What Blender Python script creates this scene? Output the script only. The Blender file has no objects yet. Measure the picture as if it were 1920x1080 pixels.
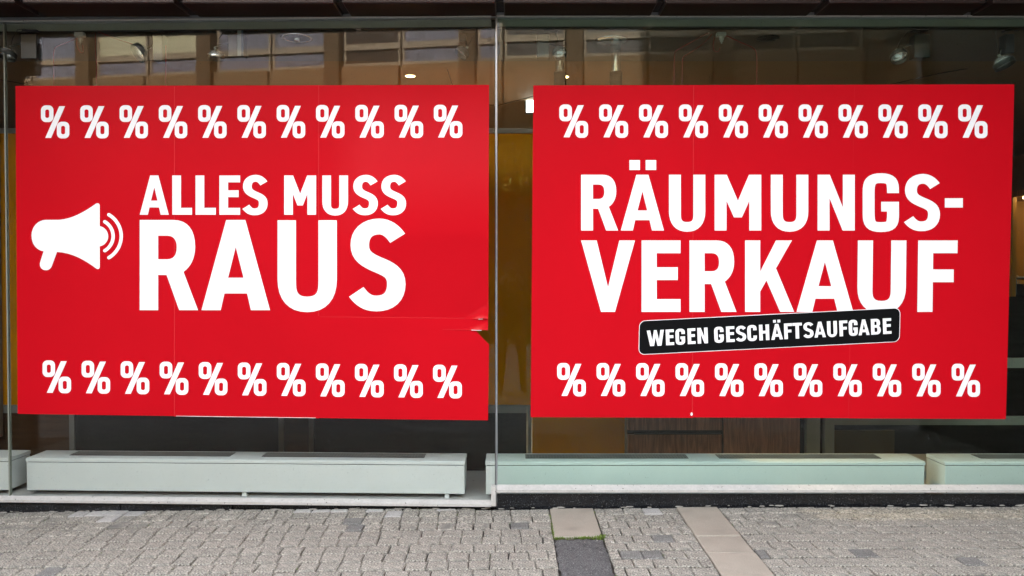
import bpy, bmesh, math, random
from mathutils import Vector, Matrix
from mathutils.geometry import tessellate_polygon
random.seed(11)
scene = bpy.context.scene
COL = scene.collection

# ------------------------------------------------------------------ camera, sky, sun, exposure
F_PX, CAM_D, CAM_Z = 1437.0, 5.0, 1.5          # focal length in photo pixels, metres to the glass, lens height
PITCH = math.radians(1.05)
cam_d = bpy.data.cameras.new('camera'); cam = bpy.data.objects.new('camera', cam_d); COL.objects.link(cam)
cam_d.sensor_width = 36.0; cam_d.lens = 36.0 * F_PX / 1920.0
cam_d.clip_start = 0.02; cam_d.clip_end = 600.0
cam.location = (0, -CAM_D, CAM_Z); cam.rotation_euler = (math.pi/2 - PITCH, 0, 0)
scene.camera = cam
SUN_EL, SUN_AZ = math.radians(31), math.radians(4)     # the sun stands behind the shop: the street side lies in shade
world = bpy.data.worlds.new('World'); scene.world = world; world.use_nodes = True
nt = world.node_tree; nt.nodes.clear()
sky = nt.nodes.new('ShaderNodeTexSky'); sky.sky_type = 'NISHITA'; sky.sun_disc = False
sky.sun_elevation = SUN_EL; sky.sun_rotation = SUN_AZ
sky.air_density = 1.0; sky.dust_density = 1.2; sky.ozone_density = 0.6
hs = nt.nodes.new('ShaderNodeHueSaturation'); hs.inputs['Saturation'].default_value = 0.24
bg = nt.nodes.new('ShaderNodeBackground'); bg.inputs['Strength'].default_value = 0.15
wo = nt.nodes.new('ShaderNodeOutputWorld')
nt.links.new(sky.outputs[0], hs.inputs['Color']); nt.links.new(hs.outputs[0], bg.inputs['Color']); nt.links.new(bg.outputs[0], wo.inputs[0])
sun_d = bpy.data.lights.new('sun', 'SUN'); sun_d.energy = 2.1; sun_d.angle = math.radians(0.53); sun_d.color = (1.0, 0.97, 0.93)
sun = bpy.data.objects.new('sun', sun_d); COL.objects.link(sun)
sdir = Vector((math.sin(SUN_AZ)*math.cos(SUN_EL), math.cos(SUN_AZ)*math.cos(SUN_EL), math.sin(SUN_EL)))   # towards the sun
sun.rotation_euler = (-sdir).to_track_quat('-Z', 'Y').to_euler(); sun.location = (0, 20, 30)
scene.view_settings.view_transform = 'Standard'; scene.view_settings.look = 'None'
scene.view_settings.exposure = 4.25; scene.view_settings.gamma = 1.0
cy = scene.cycles
cy.use_denoising = True; cy.max_bounces = 10; cy.diffuse_bounces = 4; cy.glossy_bounces = 5
cy.transmission_bounces = 8; cy.transparent_max_bounces = 24; cy.caustics_reflective = False; cy.caustics_refractive = False
cy.sample_clamp_indirect = 6.0

# ------------------------------------------------------------------ measuring helpers
CP, SP = math.cos(PITCH), math.sin(PITCH)
def ray(x, y):
    u, v = (x-960)/F_PX, (540-y)/F_PX
    return Vector((u, CP + v*SP, -SP + v*CP))
XM = -0.101                                     # the glass joint between the two big panes
KL = 0.031                                      # the left front turns slightly back towards its far end
PL = (KL*XM, -KL)                               # plane Y = a + b X of the left front
PR = (0.0, 0.0)
def at(x, y, plane, off=0.0):
    """photo pixel -> point on a vertical plane Y = a + bX, moved 'off' metres towards the street"""
    a, b = plane; a = a - off
    d = ray(x, y)
    t = (a + CAM_D) / (d.y - b*d.x)
    return Vector((d.x*t, -CAM_D + d.y*t, CAM_Z + d.z*t))
def gz(x, y):
    xx = max(-5.0, min(4.5, x))
    z = -0.031 + 0.0115*xx - 0.0017*xx*xx
    return z + 0.014*max(y, -14)
def on(plane, X, off=0.0):
    return plane[0] + plane[1]*X - off

# ------------------------------------------------------------------ materials
def new_mat(name):
    m = bpy.data.materials.new(name); m.use_nodes = True
    n = m.node_tree; n.nodes.clear()
    out = n.nodes.new('ShaderNodeOutputMaterial')
    return m, n, out
def principled(name, col, rough=0.5, metal=0.0, vary=0.12, scale=6.0, bump=0.0, bscale=80.0, spec=0.5, speck=None, emit=None, estr=0.0, rand=0.0, coat=0.0, stretch=None):
    m, n, out = new_mat(name); N = n.nodes; L = n.links
    b = N.new('ShaderNodeBsdfPrincipled'); L.new(b.outputs[0], out.inputs[0])
    b.inputs['Roughness'].default_value = rough; b.inputs['Metallic'].default_value = metal
    b.inputs['Specular IOR Level'].default_value = spec
    if coat: b.inputs['Coat Weight'].default_value = coat; b.inputs['Coat Roughness'].default_value = 0.1
    tc = N.new('ShaderNodeTexCoord'); vec = tc.outputs['Object']
    if stretch:
        mp = N.new('ShaderNodeMapping'); mp.inputs['Scale'].default_value = stretch
        L.new(vec, mp.inputs['Vector']); vec = mp.outputs[0]
    nz = N.new('ShaderNodeTexNoise'); nz.inputs['Scale'].default_value = scale; nz.inputs['Detail'].default_value = 6
    L.new(vec, nz.inputs['Vector'])
    mr = N.new('ShaderNodeMapRange'); mr.inputs['From Min'].default_value = 0.3; mr.inputs['From Max'].default_value = 0.7
    mr.inputs['To Min'].default_value = 1-vary; mr.inputs['To Max'].default_value = 1+vary
    L.new(nz.outputs['Fac'], mr.inputs['Value'])
    val = mr.outputs[0]
    if rand:
        oi = N.new('ShaderNodeObjectInfo'); ge = N.new('ShaderNodeNewGeometry')
        ad = N.new('ShaderNodeMath'); ad.operation = 'ADD'; L.new(oi.outputs['Random'], ad.inputs[0]); L.new(ge.outputs['Random Per Island'], ad.inputs[1])
        fr = N.new('ShaderNodeMath'); fr.operation = 'FRACT'; L.new(ad.outputs[0], fr.inputs[0])
        m2 = N.new('ShaderNodeMapRange'); m2.inputs['To Min'].default_value = 1-rand; m2.inputs['To Max'].default_value = 1+rand
        L.new(fr.outputs[0], m2.inputs['Value'])
        mu = N.new('ShaderNodeMath'); mu.operation = 'MULTIPLY'; L.new(val, mu.inputs[0]); L.new(m2.outputs[0], mu.inputs[1]); val = mu.outputs[0]
    if speck:                                   # (scale, strength) bright and dark grains
        vo = N.new('ShaderNodeTexNoise'); vo.inputs['Scale'].default_value = speck[0]; vo.inputs['Detail'].default_value = 2; L.new(tc.outputs['Object'], vo.inputs['Vector'])
        m3 = N.new('ShaderNodeMapRange'); m3.inputs['From Min'].default_value = 0.35; m3.inputs['From Max'].default_value = 0.68
        m3.inputs['To Min'].default_value = 1-speck[1]; m3.inputs['To Max'].default_value = 1+speck[1]*1.2; L.new(vo.outputs['Fac'], m3.inputs['Value'])
        mu = N.new('ShaderNodeMath'); mu.operation = 'MULTIPLY'; L.new(val, mu.inputs[0]); L.new(m3.outputs[0], mu.inputs[1]); val = mu.outputs[0]
    mx = N.new('ShaderNodeVectorMath'); mx.operation = 'SCALE'; mx.inputs[0].default_value = col[:3]; L.new(val, mx.inputs['Scale'])
    L.new(mx.outputs[0], b.inputs['Base Color'])
    if bump:
        nb = N.new('ShaderNodeTexNoise'); nb.inputs['Scale'].default_value = bscale; nb.inputs['Detail'].default_value = 5; L.new(tc.outputs['Object'], nb.inputs['Vector'])
        bu = N.new('ShaderNodeBump'); bu.inputs['Strength'].default_value = bump; bu.inputs['Distance'].default_value = 0.01
        L.new(nb.outputs['Fac'], bu.inputs['Height']); L.new(bu.outputs[0], b.inputs['Normal'])
    if emit:
        b.inputs['Emission Color'].default_value = (*emit, 1); b.inputs['Emission Strength'].default_value = estr
    return m
def glass_mat(name, tint, ior=1.55, dirt=0.02):
    m, n, out = new_mat(name); N = n.nodes; L = n.links
    tr = N.new('ShaderNodeBsdfTransparent'); tr.inputs[0].default_value = (*tint, 1)
    gl = N.new('ShaderNodeBsdfGlossy'); gl.inputs['Roughness'].default_value = 0.0; gl.inputs[0].default_value = (1, 1, 1, 1)
    # Schlick reflectance that is the same from both sides of the sheet
    f0 = ((ior-1)/(ior+1))**2
    ge = N.new('ShaderNodeNewGeometry'); dt = N.new('ShaderNodeVectorMath'); dt.operation = 'DOT_PRODUCT'
    L.new(ge.outputs['Incoming'], dt.inputs[0]); L.new(ge.outputs['Normal'], dt.inputs[1])
    ab = N.new('ShaderNodeMath'); ab.operation = 'ABSOLUTE'; L.new(dt.outputs['Value'], ab.inputs[0])
    om = N.new('ShaderNodeMath'); om.operation = 'SUBTRACT'; om.use_clamp = True; om.inputs[0].default_value = 1.0; L.new(ab.outputs[0], om.inputs[1])
    pw = N.new('ShaderNodeMath'); pw.operation = 'POWER'; pw.inputs[1].default_value = 5.0; L.new(om.outputs[0], pw.inputs[0])
    fr = N.new('ShaderNodeMapRange'); fr.inputs['To Min'].default_value = f0; fr.inputs['To Max'].default_value = 1.0; L.new(pw.outputs[0], fr.inputs['Value'])
    mi = N.new('ShaderNodeMixShader'); L.new(fr.outputs[0], mi.inputs[0]); L.new(tr.outputs[0], mi.inputs[1]); L.new(gl.outputs[0], mi.inputs[2])
    if dirt:
        tc = N.new('ShaderNodeTexCoord')
        nz = N.new('ShaderNodeTexNoise'); nz.inputs['Scale'].default_value = 120; nz.inputs['Detail'].default_value = 2; L.new(tc.outputs['Object'], nz.inputs['Vector'])
        mr = N.new('ShaderNodeMapRange'); mr.inputs['From Min'].default_value = 0.70; mr.inputs['From Max'].default_value = 0.76; mr.inputs['To Min'].default_value = 0.0; mr.inputs['To Max'].default_value = 0.35
        L.new(nz.outputs['Fac'], mr.inputs['Value'])
        df = N.new('ShaderNodeBsdfDiffuse'); df.inputs[0].default_value = (0.6, 0.58, 0.55, 1)
        m2 = N.new('ShaderNodeMixShader'); L.new(mr.outputs[0], m2.inputs[0]); L.new(mi.outputs[0], m2.inputs[1]); L.new(df.outputs[0], m2.inputs[2]); mi = m2
    L.new(mi.outputs[0], out.inputs[0])
    return m
def wood_mat(name, c0, c1, rough=0.4):
    m, n, out = new_mat(name); N = n.nodes; L = n.links
    b = N.new('ShaderNodeBsdfPrincipled'); L.new(b.outputs[0], out.inputs[0]); b.inputs['Roughness'].default_value = rough
    tc = N.new('ShaderNodeTexCoord'); mp = N.new('ShaderNodeMapping'); mp.inputs['Scale'].default_value = (9, 9, 0.7); L.new(tc.outputs['Object'], mp.inputs['Vector'])
    nz = N.new('ShaderNodeTexNoise'); nz.inputs['Scale'].default_value = 5; nz.inputs['Detail'].default_value = 7; nz.inputs['Distortion'].default_value = 1.2; L.new(mp.outputs[0], nz.inputs['Vector'])
    cr = N.new('ShaderNodeValToRGB'); cr.color_ramp.elements[0].position = 0.33; cr.color_ramp.elements[0].color = (*c0, 1); cr.color_ramp.elements[1].position = 0.68; cr.color_ramp.elements[1].color = (*c1, 1)
    L.new(nz.outputs['Fac'], cr.inputs[0]); L.new(cr.outputs[0], b.inputs['Base Color'])
    return m
def emit_mat(name, col, s):
    m, n, out = new_mat(name); e = n.nodes.new('ShaderNodeEmission'); e.inputs[0].default_value = (*col, 1); e.inputs[1].default_value = s
    n.links.new(e.outputs[0], out.inputs[0]); return m

M = dict(
 red=principled('poster_red', (0.48, 0.004, 0.0105), 0.36, vary=0.06, scale=0.7, bump=0.22, bscale=1.8, spec=0.05),
 white_print=principled('print_white', (0.84, 0.84, 0.85), 0.42, vary=0.01, spec=0.16),
 black_print=principled('print_black', (0.0055, 0.006, 0.0065), 0.5, vary=0.05, spec=0.05),
 seam_red=principled('poster_cut_edge', (0.52, 0.028, 0.034), 0.5, vary=0.15, scale=3, spec=0.05),
 gloss_red=principled('poster_red_gloss', (0.50, 0.004, 0.011), 0.25, vary=0.03, spec=0.2),
 paper_edge_and_glint=principled('paper_edge_and_glint', (0.8, 0.78, 0.75), 0.7),
 glass_l=glass_mat('pane_glass', (0.955, 0.972, 0.960), 1.28),
 glass_r=glass_mat('pane_glass_green', (0.90, 0.962, 0.935), 1.28),
 sill=principled('painted_aluminium', (0.44, 0.425, 0.395), 0.45, vary=0.07, scale=14, bump=0.03, speck=(60, 0.06)),
 head=principled('head_aluminium', (0.20, 0.21, 0.17), 0.5, vary=0.06),
 seam=principled('steel_joint', (0.34, 0.36, 0.38), 0.3, metal=0.7, vary=0.1, scale=20),
 rubber=principled('black_rubber', (0.012, 0.012, 0.012), 0.6),
 granite=principled('black_granite', (0.008, 0.009, 0.0105), 0.22, vary=0.3, scale=20, speck=(170, 0.95), spec=0.5),
 bronze=principled('bronze_panel', (0.034, 0.024, 0.023), 0.38, metal=0.35, vary=0.2, scale=5, bump=0.02, stretch=(1, 6, 6)),
 soffit=principled('soffit_shade_brown', (0.008, 0.003, 0.0015), 0.55, vary=0.2, spec=0.2),  # shade of the panel underside put into a darker brown
 dark=principled('dark_void', (0.006, 0.006, 0.006), 0.8),
 facade=principled('shop_upper_wall', (0.34, 0.31, 0.27), 0.8, vary=0.1, scale=2, bump=0.2),
 shade_block_stone=principled('dark_stone', (0.06, 0.052, 0.044), 0.8, vary=0.15, scale=2, bump=0.2),
 enamel=principled('radiator_enamel', (0.52, 0.54, 0.52), 0.38, vary=0.03, scale=3),
 grille_bar=principled('grille_bar', (0.16, 0.15, 0.14), 0.5),
 grille=principled('grille_dark', (0.03, 0.028, 0.026), 0.5),
 floor_in=principled('interior_floor', (0.36, 0.355, 0.34), 0.5, vary=0.12, scale=5),
 ceil_a=principled('ceiling_front', (0.105, 0.092, 0.075), 0.8, vary=0.05),
 ceil_b=principled('ceiling_shop', (0.15, 0.10, 0.05), 0.8, vary=0.06, scale=1),
 wall_in=principled('interior_wall', (0.16, 0.12, 0.08), 0.8, vary=0.1),
 ochre=principled('ochre_board', (0.42, 0.165, 0.001), 0.6, spec=0.05, vary=0.10, scale=2),
 olive=principled('olive_board', (0.06, 0.040, 0.004), 0.6, vary=0.2, scale=4),
 ochre_rail=principled('rail_grey', (0.13, 0.125, 0.11), 0.5),
 dark_panel=principled('dark_board', (0.013, 0.012, 0.010), 0.6, spec=0.05, vary=0.2, scale=4, stretch=(1, 1, 9)),
 brown_panel=principled('brown_board', (0.055, 0.028, 0.013), 0.6, spec=0.05, vary=0.2, scale=4, stretch=(1, 1, 9)),
 wood=wood_mat('walnut_veneer', (0.11, 0.042, 0.020), (0.32, 0.140, 0.070)),
 grey_frame=principled('display_frame_grey', (0.20, 0.21, 0.17), 0.5),
 spot_grey=principled('spotlight_grey', (0.013, 0.017, 0.014), 0.4, vary=0.05),
 lit_side_pale=principled('lit_side_pale', (0.14, 0.18, 0.18), 0.4),  # light on the housing side, put into a paler colour
 lit_side_blue=principled('lit_side_blue', (0.012, 0.040, 0.075), 0.4),  # bluish light on the housing side, put into the colour
 spot_black=principled('spotlight_black', (0.015, 0.016, 0.018), 0.4),
 chrome=principled('reflector_chrome', (0.78, 0.80, 0.78), 0.25, metal=0.75, vary=0.02),
 wire_red=principled('wire_red', (0.16, 0.008, 0.006), 0.5),
 wire_black=principled('wire_black', (0.02, 0.016, 0.014), 0.5),
 plastic=principled('junction_plastic', (0.25, 0.265, 0.235), 0.45),
 acrylic=glass_mat('clear_acrylic', (0.90, 0.91, 0.89), 1.9, dirt=0),
 lamp=emit_mat('lamp_glow', (1.0, 0.62, 0.24), 1.4),
 panel_glow=emit_mat('panel_glow', (1.0, 0.98, 0.95), 0.6),
 niche=principled('niche_wood', (0.34, 0.16, 0.02), 0.5, vary=0.12, scale=3),
 cloth=principled('dark_cloth', (0.014, 0.014, 0.017), 0.9, vary=0.3),
 cloth_b=principled('brown_cloth', (0.07, 0.045, 0.03), 0.9, vary=0.3),
 bed=principled('joint_sand', (0.035, 0.031, 0.025), 0.95, vary=0.4, scale=25, bump=0.4, bscale=120),
 stone=principled('paving_concrete', (0.240, 0.224, 0.186), 0.88, vary=0.16, scale=9, bump=0.55, bscale=140, rand=0.08, speck=(95, 0.60)),
 stone_d=principled('paving_concrete_dark', (0.125, 0.123, 0.112), 0.88, vary=0.16, scale=9, bump=0.5, bscale=140, rand=0.1, speck=(130, 0.3)),
 stone_p=principled('paving_concrete_pale', (0.36, 0.35, 0.325), 0.88, vary=0.12, scale=9, bump=0.5, bscale=140, rand=0.1, speck=(130, 0.15)),
 slab=principled('beige_slab', (0.285, 0.252, 0.203), 0.82, vary=0.10, scale=5, bump=0.2, bscale=160, rand=0.05, speck=(200, 0.09)),
 tar=principled('asphalt_patch', (0.085, 0.084, 0.082), 0.9, vary=0.18, scale=16, bump=0.8, bscale=150, speck=(150, 0.5)),
 moss=principled('moss_green', (0.10, 0.15, 0.02), 0.9, vary=0.4, scale=40, rand=0.35),
 mortar=principled('mortar_crumbs', (0.25, 0.235, 0.205), 0.95, vary=0.25, scale=30, bump=0.6, bscale=100),
 opp_tan=principled('tan_panel', (0.235, 0.138, 0.062), 0.8, vary=0.06, scale=1.5),
 opp_pier=principled('tan_pier', (0.125, 0.070, 0.027), 0.8, vary=0.08, scale=2),
 opp_grey=principled('grey_panel', (0.44, 0.43, 0.42), 0.8, vary=0.06, scale=1.5),
 opp_joint=principled('brown_joint', (0.05, 0.022, 0.008), 0.9),
 opp_frame=principled('cream_frame', (0.33, 0.24, 0.15), 0.6),
 opp_sky=principled('window_painted_sky', (0.20, 0.19, 0.22), 0.3, vary=0.35, scale=3.5, stretch=(3, 1, 0.8)),  # reflected sky put into the base colour of the panes
 opp_dark=principled('window_dark', (0.06, 0.038, 0.024), 0.3, vary=0.15, scale=2),
 opp_cream=principled('window_cream', (0.55, 0.48, 0.29), 0.6, vary=0.02),
 opp_low=principled('shopfront_stone', (0.10, 0.065, 0.015), 0.7, spec=0.1, vary=0.12, scale=2),
 opp_fascia=principled('sign_fascia', (0.08, 0.06, 0.01), 0.6, spec=0.1),
 opp_letter=principled('sign_letter', (0.50, 0.38, 0.06), 0.5, spec=0.1),
 opp_glass=principled('shop_glass_dark', (0.03, 0.03, 0.03), 0.08),
 jacket=principled('jacket', (0.018, 0.018, 0.022), 0.85, vary=0.2),
 trousers=principled('trousers', (0.03, 0.028, 0.03), 0.85, vary=0.2),
 skin=principled('skin', (0.50, 0.30, 0.21), 0.5, vary=0.06),
 hair=principled('hair', (0.03, 0.02, 0.014), 0.6, vary=0.3, scale=60),
)

def add_specks(m, scale, lo, hi, col):
    n = m.node_tree; N = n.nodes; L = n.links; b = next(x for x in N if x.type == 'BSDF_PRINCIPLED')
    src = b.inputs['Base Color'].links[0].from_socket
    tc = N.new('ShaderNodeTexCoord'); nz = N.new('ShaderNodeTexNoise'); nz.inputs['Scale'].default_value = scale; nz.inputs['Detail'].default_value = 1; L.new(tc.outputs['Object'], nz.inputs['Vector'])
    mr = N.new('ShaderNodeMapRange'); mr.inputs['From Min'].default_value = lo; mr.inputs['From Max'].default_value = hi; L.new(nz.outputs['Fac'], mr.inputs['Value'])
    mx = N.new('ShaderNodeMix'); mx.data_type = 'RGBA'; L.new(mr.outputs[0], mx.inputs['Factor']); L.new(src, mx.inputs['A']); mx.inputs['B'].default_value = (*col, 1)
    L.new(mx.outputs['Result'], b.inputs['Base Color'])
add_specks(M['granite'], 150, 0.66, 0.72, (0.11, 0.11, 0.115))
add_specks(M['granite'], 60, 0.72, 0.78, (0.08, 0.075, 0.07))
for kk in ('stone', 'stone_d', 'stone_p'):
    add_specks(M[kk], 190, 0.62, 0.70, (0.42, 0.41, 0.38)); add_specks(M[kk], 120, 0.66, 0.74, (0.07, 0.065, 0.055))
add_specks(M['sill'], 70, 0.70, 0.76, (0.08, 0.07, 0.055)); add_specks(M['tar'], 130, 0.66, 0.72, (0.25, 0.24, 0.23))
add_specks(M['stone'], 7, 0.62, 0.80, (0.145, 0.140, 0.122)); add_specks(M['slab'], 6, 0.60, 0.80, (0.22, 0.195, 0.16))
# ------------------------------------------------------------------ mesh helpers
def link(name, me, mat=None, parent=None):
    o = bpy.data.objects.new(name, me); COL.objects.link(o)
    if mat is not None and me is not None:
        for mm in (mat if isinstance(mat, (list, tuple)) else [mat]): me.materials.append(mm)
    if parent is not None: o.parent = parent
    return o
def mesh_from(verts, faces, name='m', smooth=False):
    me = bpy.data.meshes.new(name); me.from_pydata([tuple(v) for v in verts], [], faces); me.update()
    if smooth:
        for p in me.polygons: p.use_smooth = True
    return me
class MB:
    def __init__(s): s.v = []; s.f = []; s.mi = []
    def add(s, vs, fs, mi=0):
        b = len(s.v); s.v += [tuple(v) for v in vs]
        for f in fs: s.f.append([b+i for i in f]); s.mi.append(mi)
    def hexa(s, c, mi=0):
        # c: 8 corners, bottom 4 (ccw) then top 4
        s.add(c, [(3,2,1,0),(4,5,6,7),(0,1,5,4),(1,2,6,5),(2,3,7,6),(3,0,4,7)], mi)
    def box(s, x0, x1, y0, y1, z0, z1, mi=0):
        s.hexa([(x0,y0,z0),(x1,y0,z0),(x1,y1,z0),(x0,y1,z0),(x0,y0,z1),(x1,y0,z1),(x1,y1,z1),(x0,y1,z1)], mi)
    def pbox(s, plane, X0, X1, o0, o1, z0, z1, mi=0):
        """box along a facade plane; offsets o towards the street, o0 > o1"""
        s.hexa([(X0,on(plane,X0,o0),z0),(X1,on(plane,X1,o0),z0),(X1,on(plane,X1,o1),z0),(X0,on(plane,X0,o1),z0),
                (X0,on(plane,X0,o0),z1),(X1,on(plane,X1,o0),z1),(X1,on(plane,X1,o1),z1),(X0,on(plane,X0,o1),z1)], mi)
    def tube(s, pts, r, n=8, mi=0, cap=True):
        pts = [Vector(p) for p in pts]; rs = r if isinstance(r, (list, tuple)) else [r]*len(pts)
        rings = []
        for i, p in enumerate(pts):
            t = (pts[min(i+1, len(pts)-1)] - pts[max(i-1, 0)]).normalized()
            a = t.cross(Vector((0, 0, 1)) if abs(t.z) < 0.95 else Vector((1, 0, 0))).normalized(); b2 = t.cross(a)
            rings.append([p + (a*math.cos(2*math.pi*k/n) + b2*math.sin(2*math.pi*k/n))*rs[i] for k in range(n)])
        vs = [v for rg in rings for v in rg]; fs = []
        for i in range(len(pts)-1):
            for k in range(n):
                fs.append((i*n+k, i*n+(k+1) % n, (i+1)*n+(k+1) % n, (i+1)*n+k))
        if cap: fs.append(tuple(range(n-1, -1, -1))); fs.append(tuple((len(pts)-1)*n+k for k in range(n)))
        s.add(vs, fs, mi)
    def lathe(s, origin, axis, prof, n=20, mi=0):
        """prof: list of (radius, distance along axis)"""
        o = Vector(origin); ax = Vector(axis).normalized()
        a = ax.cross(Vector((0, 0, 1)) if abs(ax.z) < 0.9 else Vector((1, 0, 0))).normalized(); b2 = ax.cross(a)
        vs = []; fs = []
        for r, h in prof:
            for k in range(n):
                vs.append(o + ax*h + (a*math.cos(2*math.pi*k/n) + b2*math.sin(2*math.pi*k/n))*r)
        for i in range(len(prof)-1):
            for k in range(n): fs.append((i*n+k, i*n+(k+1) % n, (i+1)*n+(k+1) % n, (i+1)*n+k))
        s.add(vs, fs, mi)
    def profile(s, plane, X0, X1, prof, mi=0):
        """closed profile of (offset towards street, z) swept along a facade plane"""
        n = len(prof); vs = [(X0, on(plane, X0, o), z) for o, z in prof] + [(X1, on(plane, X1, o), z) for o, z in prof]
        fs = [(k, (k+1) % n, n+(k+1) % n, n+k) for k in range(n)] + [tuple(range(n-1, -1, -1)), tuple(range(n, 2*n))]
        s.add(vs, fs, mi)
    def build(s, name, mat, parent=None, smooth=False, bevel=0.0):
        me = mesh_from(s.v, s.f, name, smooth)
        o = link(name, me, mat, parent)
        if any(s.mi):
            for p, k in zip(me.polygons, s.mi): p.material_index = k
        bm = bmesh.new(); bm.from_mesh(me); bmesh.ops.recalc_face_normals(bm, faces=bm.faces)
        if bevel: bmesh.ops.bevel(bm, geom=[e for e in bm.edges if len(e.link_faces) == 2 and e.calc_face_angle(0) > 0.5], offset=bevel, segments=2, affect='EDGES', profile=0.5)
        bm.to_mesh(me); bm.free()
        return o
def tag(o, label, cat, group=None, kind=None):
    if label: o['label'] = label
    if cat: o['category'] = cat
    if group: o['group'] = group
    if kind: o['kind'] = kind
    return o
def thing(name, label, cat, loc=(0, 0, 0), group=None):
    o = bpy.data.objects.new(name, None); COL.objects.link(o); o.location = loc; o.empty_display_size = 0.1
    tag(o, label, cat, group)
    return o
def adopt(parent, *objs):
    """parent meshes built in world coordinates under an Empty that stands at the thing's base"""
    for o in objs:
        o.parent = parent; o.matrix_parent_inverse = Matrix.Translation(-Vector(parent.location))
def struct(o): o['kind'] = 'structure'; return o
def part(mb, name, mat, parent, **k):
    o = mb.build(name, mat, None, **k); adopt(parent, o); return o
def sub(mb, name, mat, parentpart, **k):
    o = mb.build(name, mat, None, **k); o.parent = parentpart; return o
def box1(*a):
    m = MB(); m.box(*a); return m

# ------------------------------------------------------------------ levels read off the photograph
Z_SOFFIT = at(960, 32, PR).z
Z_CEIL = at(960, 47, PR).z
Z_GTOP = at(960, 34, PR).z
X_L0 = at(13, 500, PL).x                         # far-left glass joint
XE, XW = 7.0, -7.0
BH = 14.4                                        # height of the shop's building

# ------------------------------------------------------------------ ground
def grid_sheet(xs, ys, dz):
    vs = [(x, y, gz(x, y)+dz) for y in ys for x in xs]; n = len(xs)
    fs = [(j*n+i, j*n+i+1, (j+1)*n+i+1, (j+1)*n+i) for j in range(len(ys)-1) for i in range(n-1)]
    return vs, fs
xs = [-300, -60, -24] + [-8 + 0.5*i for i in range(33)] + [24, 60, 300]
ys = [-300, -60, -30, -14] + [-12 + 0.5*i for i in range(25)] + [0.2, 20, 300]
v, f = grid_sheet(xs, ys, -0.022)
m, n_, out_ = new_mat('street_paving'); N = n_.nodes; L = n_.links
b_ = N.new('ShaderNodeBsdfPrincipled'); b_.inputs['Roughness'].default_value = 0.9; L.new(b_.outputs[0], out_.inputs[0])
tc = N.new('ShaderNodeTexCoord'); br = N.new('ShaderNodeTexBrick'); br.inputs['Scale'].default_value = 1.0
br.inputs['Brick Width'].default_value = 0.116; br.inputs['Row Height'].default_value = 0.122; br.inputs['Mortar Size'].default_value = 0.004
br.inputs['Color1'].default_value = (0.27, 0.255, 0.235, 1); br.inputs['Color2'].default_value = (0.21, 0.20, 0.185, 1); br.inputs['Mortar'].default_value = (0.06, 0.055, 0.045, 1)
L.new(tc.outputs['Object'], br.inputs['Vector']); L.new(br.outputs[0], b_.inputs['Base Color'])
struct(link('ground', mesh_from(v, f, 'ground'), m))
# bed of joint sand under the stones in front of the shop
xs = [-5 + 0.25*i for i in range(41)]; ys = [-2.55 + 0.15*i for i in range(19)]
v, f = grid_sheet(xs, ys, -0.016)
pave = struct(link('pavement', mesh_from(v, f, 'pavement'), M['bed']))

def stone_mesh(w, d, seed, mat):
    r = random.Random(seed); h, c = 0.05, 0.005
    q = [(-w/2, -d/2), (w/2, -d/2), (w/2, d/2), (-w/2, d/2)]
    q = [(x + r.uniform(-.004, .004), y + r.uniform(-.004, .004)) for x, y in q]
    vs = [(x, y, -h) for x, y in q] + [(x, y, -c + r.uniform(-.001, .001)) for x, y in q]
    vs += [(x*(1-2*c*1.3/w), y*(1-2*c*1.3/d), r.uniform(-.0012, .0012)) for x, y in q]
    fs = [(0,1,5,4),(1,2,6,5),(2,3,7,6),(3,0,4,7),(4,5,9,8),(5,6,10,9),(6,7,11,10),(7,4,8,11),(8,9,10,11)]
    me = mesh_from(vs, fs, 'paving_stone'); me.materials.append(mat); return me
UW, UD, JT = 0.116, 0.1215, 0.0058
proto = {}
for kk, mm in (('stone', M['stone']), ('stone_d', M['stone_d']), ('stone_p', M['stone_p'])):
    for i in range(7): proto[kk, i] = stone_mesh(UW-JT, UD-JT, i*7+len(kk), mm)
SLAB1 = (0.247, 0.528); SLAB2 = (1.072, 1.338)
stones = []
row = 0; y = 0.085
while y > -2.5:
    for (x0, x1) in ((-4.6, SLAB1[0]-0.004), (SLAB1[1]+0.004, SLAB2[0]-0.004), (SLAB2[1]+0.004, 4.6)):
        x = x0; first = True
        off = 0.5 if row % 2 else 1.0
        if x0 == -4.6: off = random.uniform(0.3, 1.0)
        while x < x1 - 0.02:
            w = UW*(off if first else random.uniform(0.90, 1.10)); first = False
            if x + w > x1 - 0.045: w = x1 - x
            stones.append((x + w/2, y - UD/2, w, row)); x += w
    y -= UD; row += 1
def wall_y(x): return on(PL, x) if x < XM else 0.0
keep = []
for (x, y, w, r) in stones:
    edge = wall_y(x) - 0.012
    if y + UD/2 > edge:
        d = edge - (y - UD/2)
        if d < 0.028: continue
        keep.append((x, (y - UD/2) + d/2, w, d, True))
    else: keep.append((x, y, w, UD, y > edge - 0.17))
cx, cyy = 0.0, -CAM_D
def visible_size(s):
    x, y, w, d, _ = s; dist = y + CAM_D
    px = 960 + F_PX*x/dist; py = 540 + F_PX*((CAM_Z - gz(x, y))/dist - math.tan(PITCH))
    if px < -20 or px > 1940 or py > 1095: return 0
    return w*d/dist**3
keep.sort(key=lambda s: -visible_size(s))
rest = MB(); nd = 0
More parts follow.
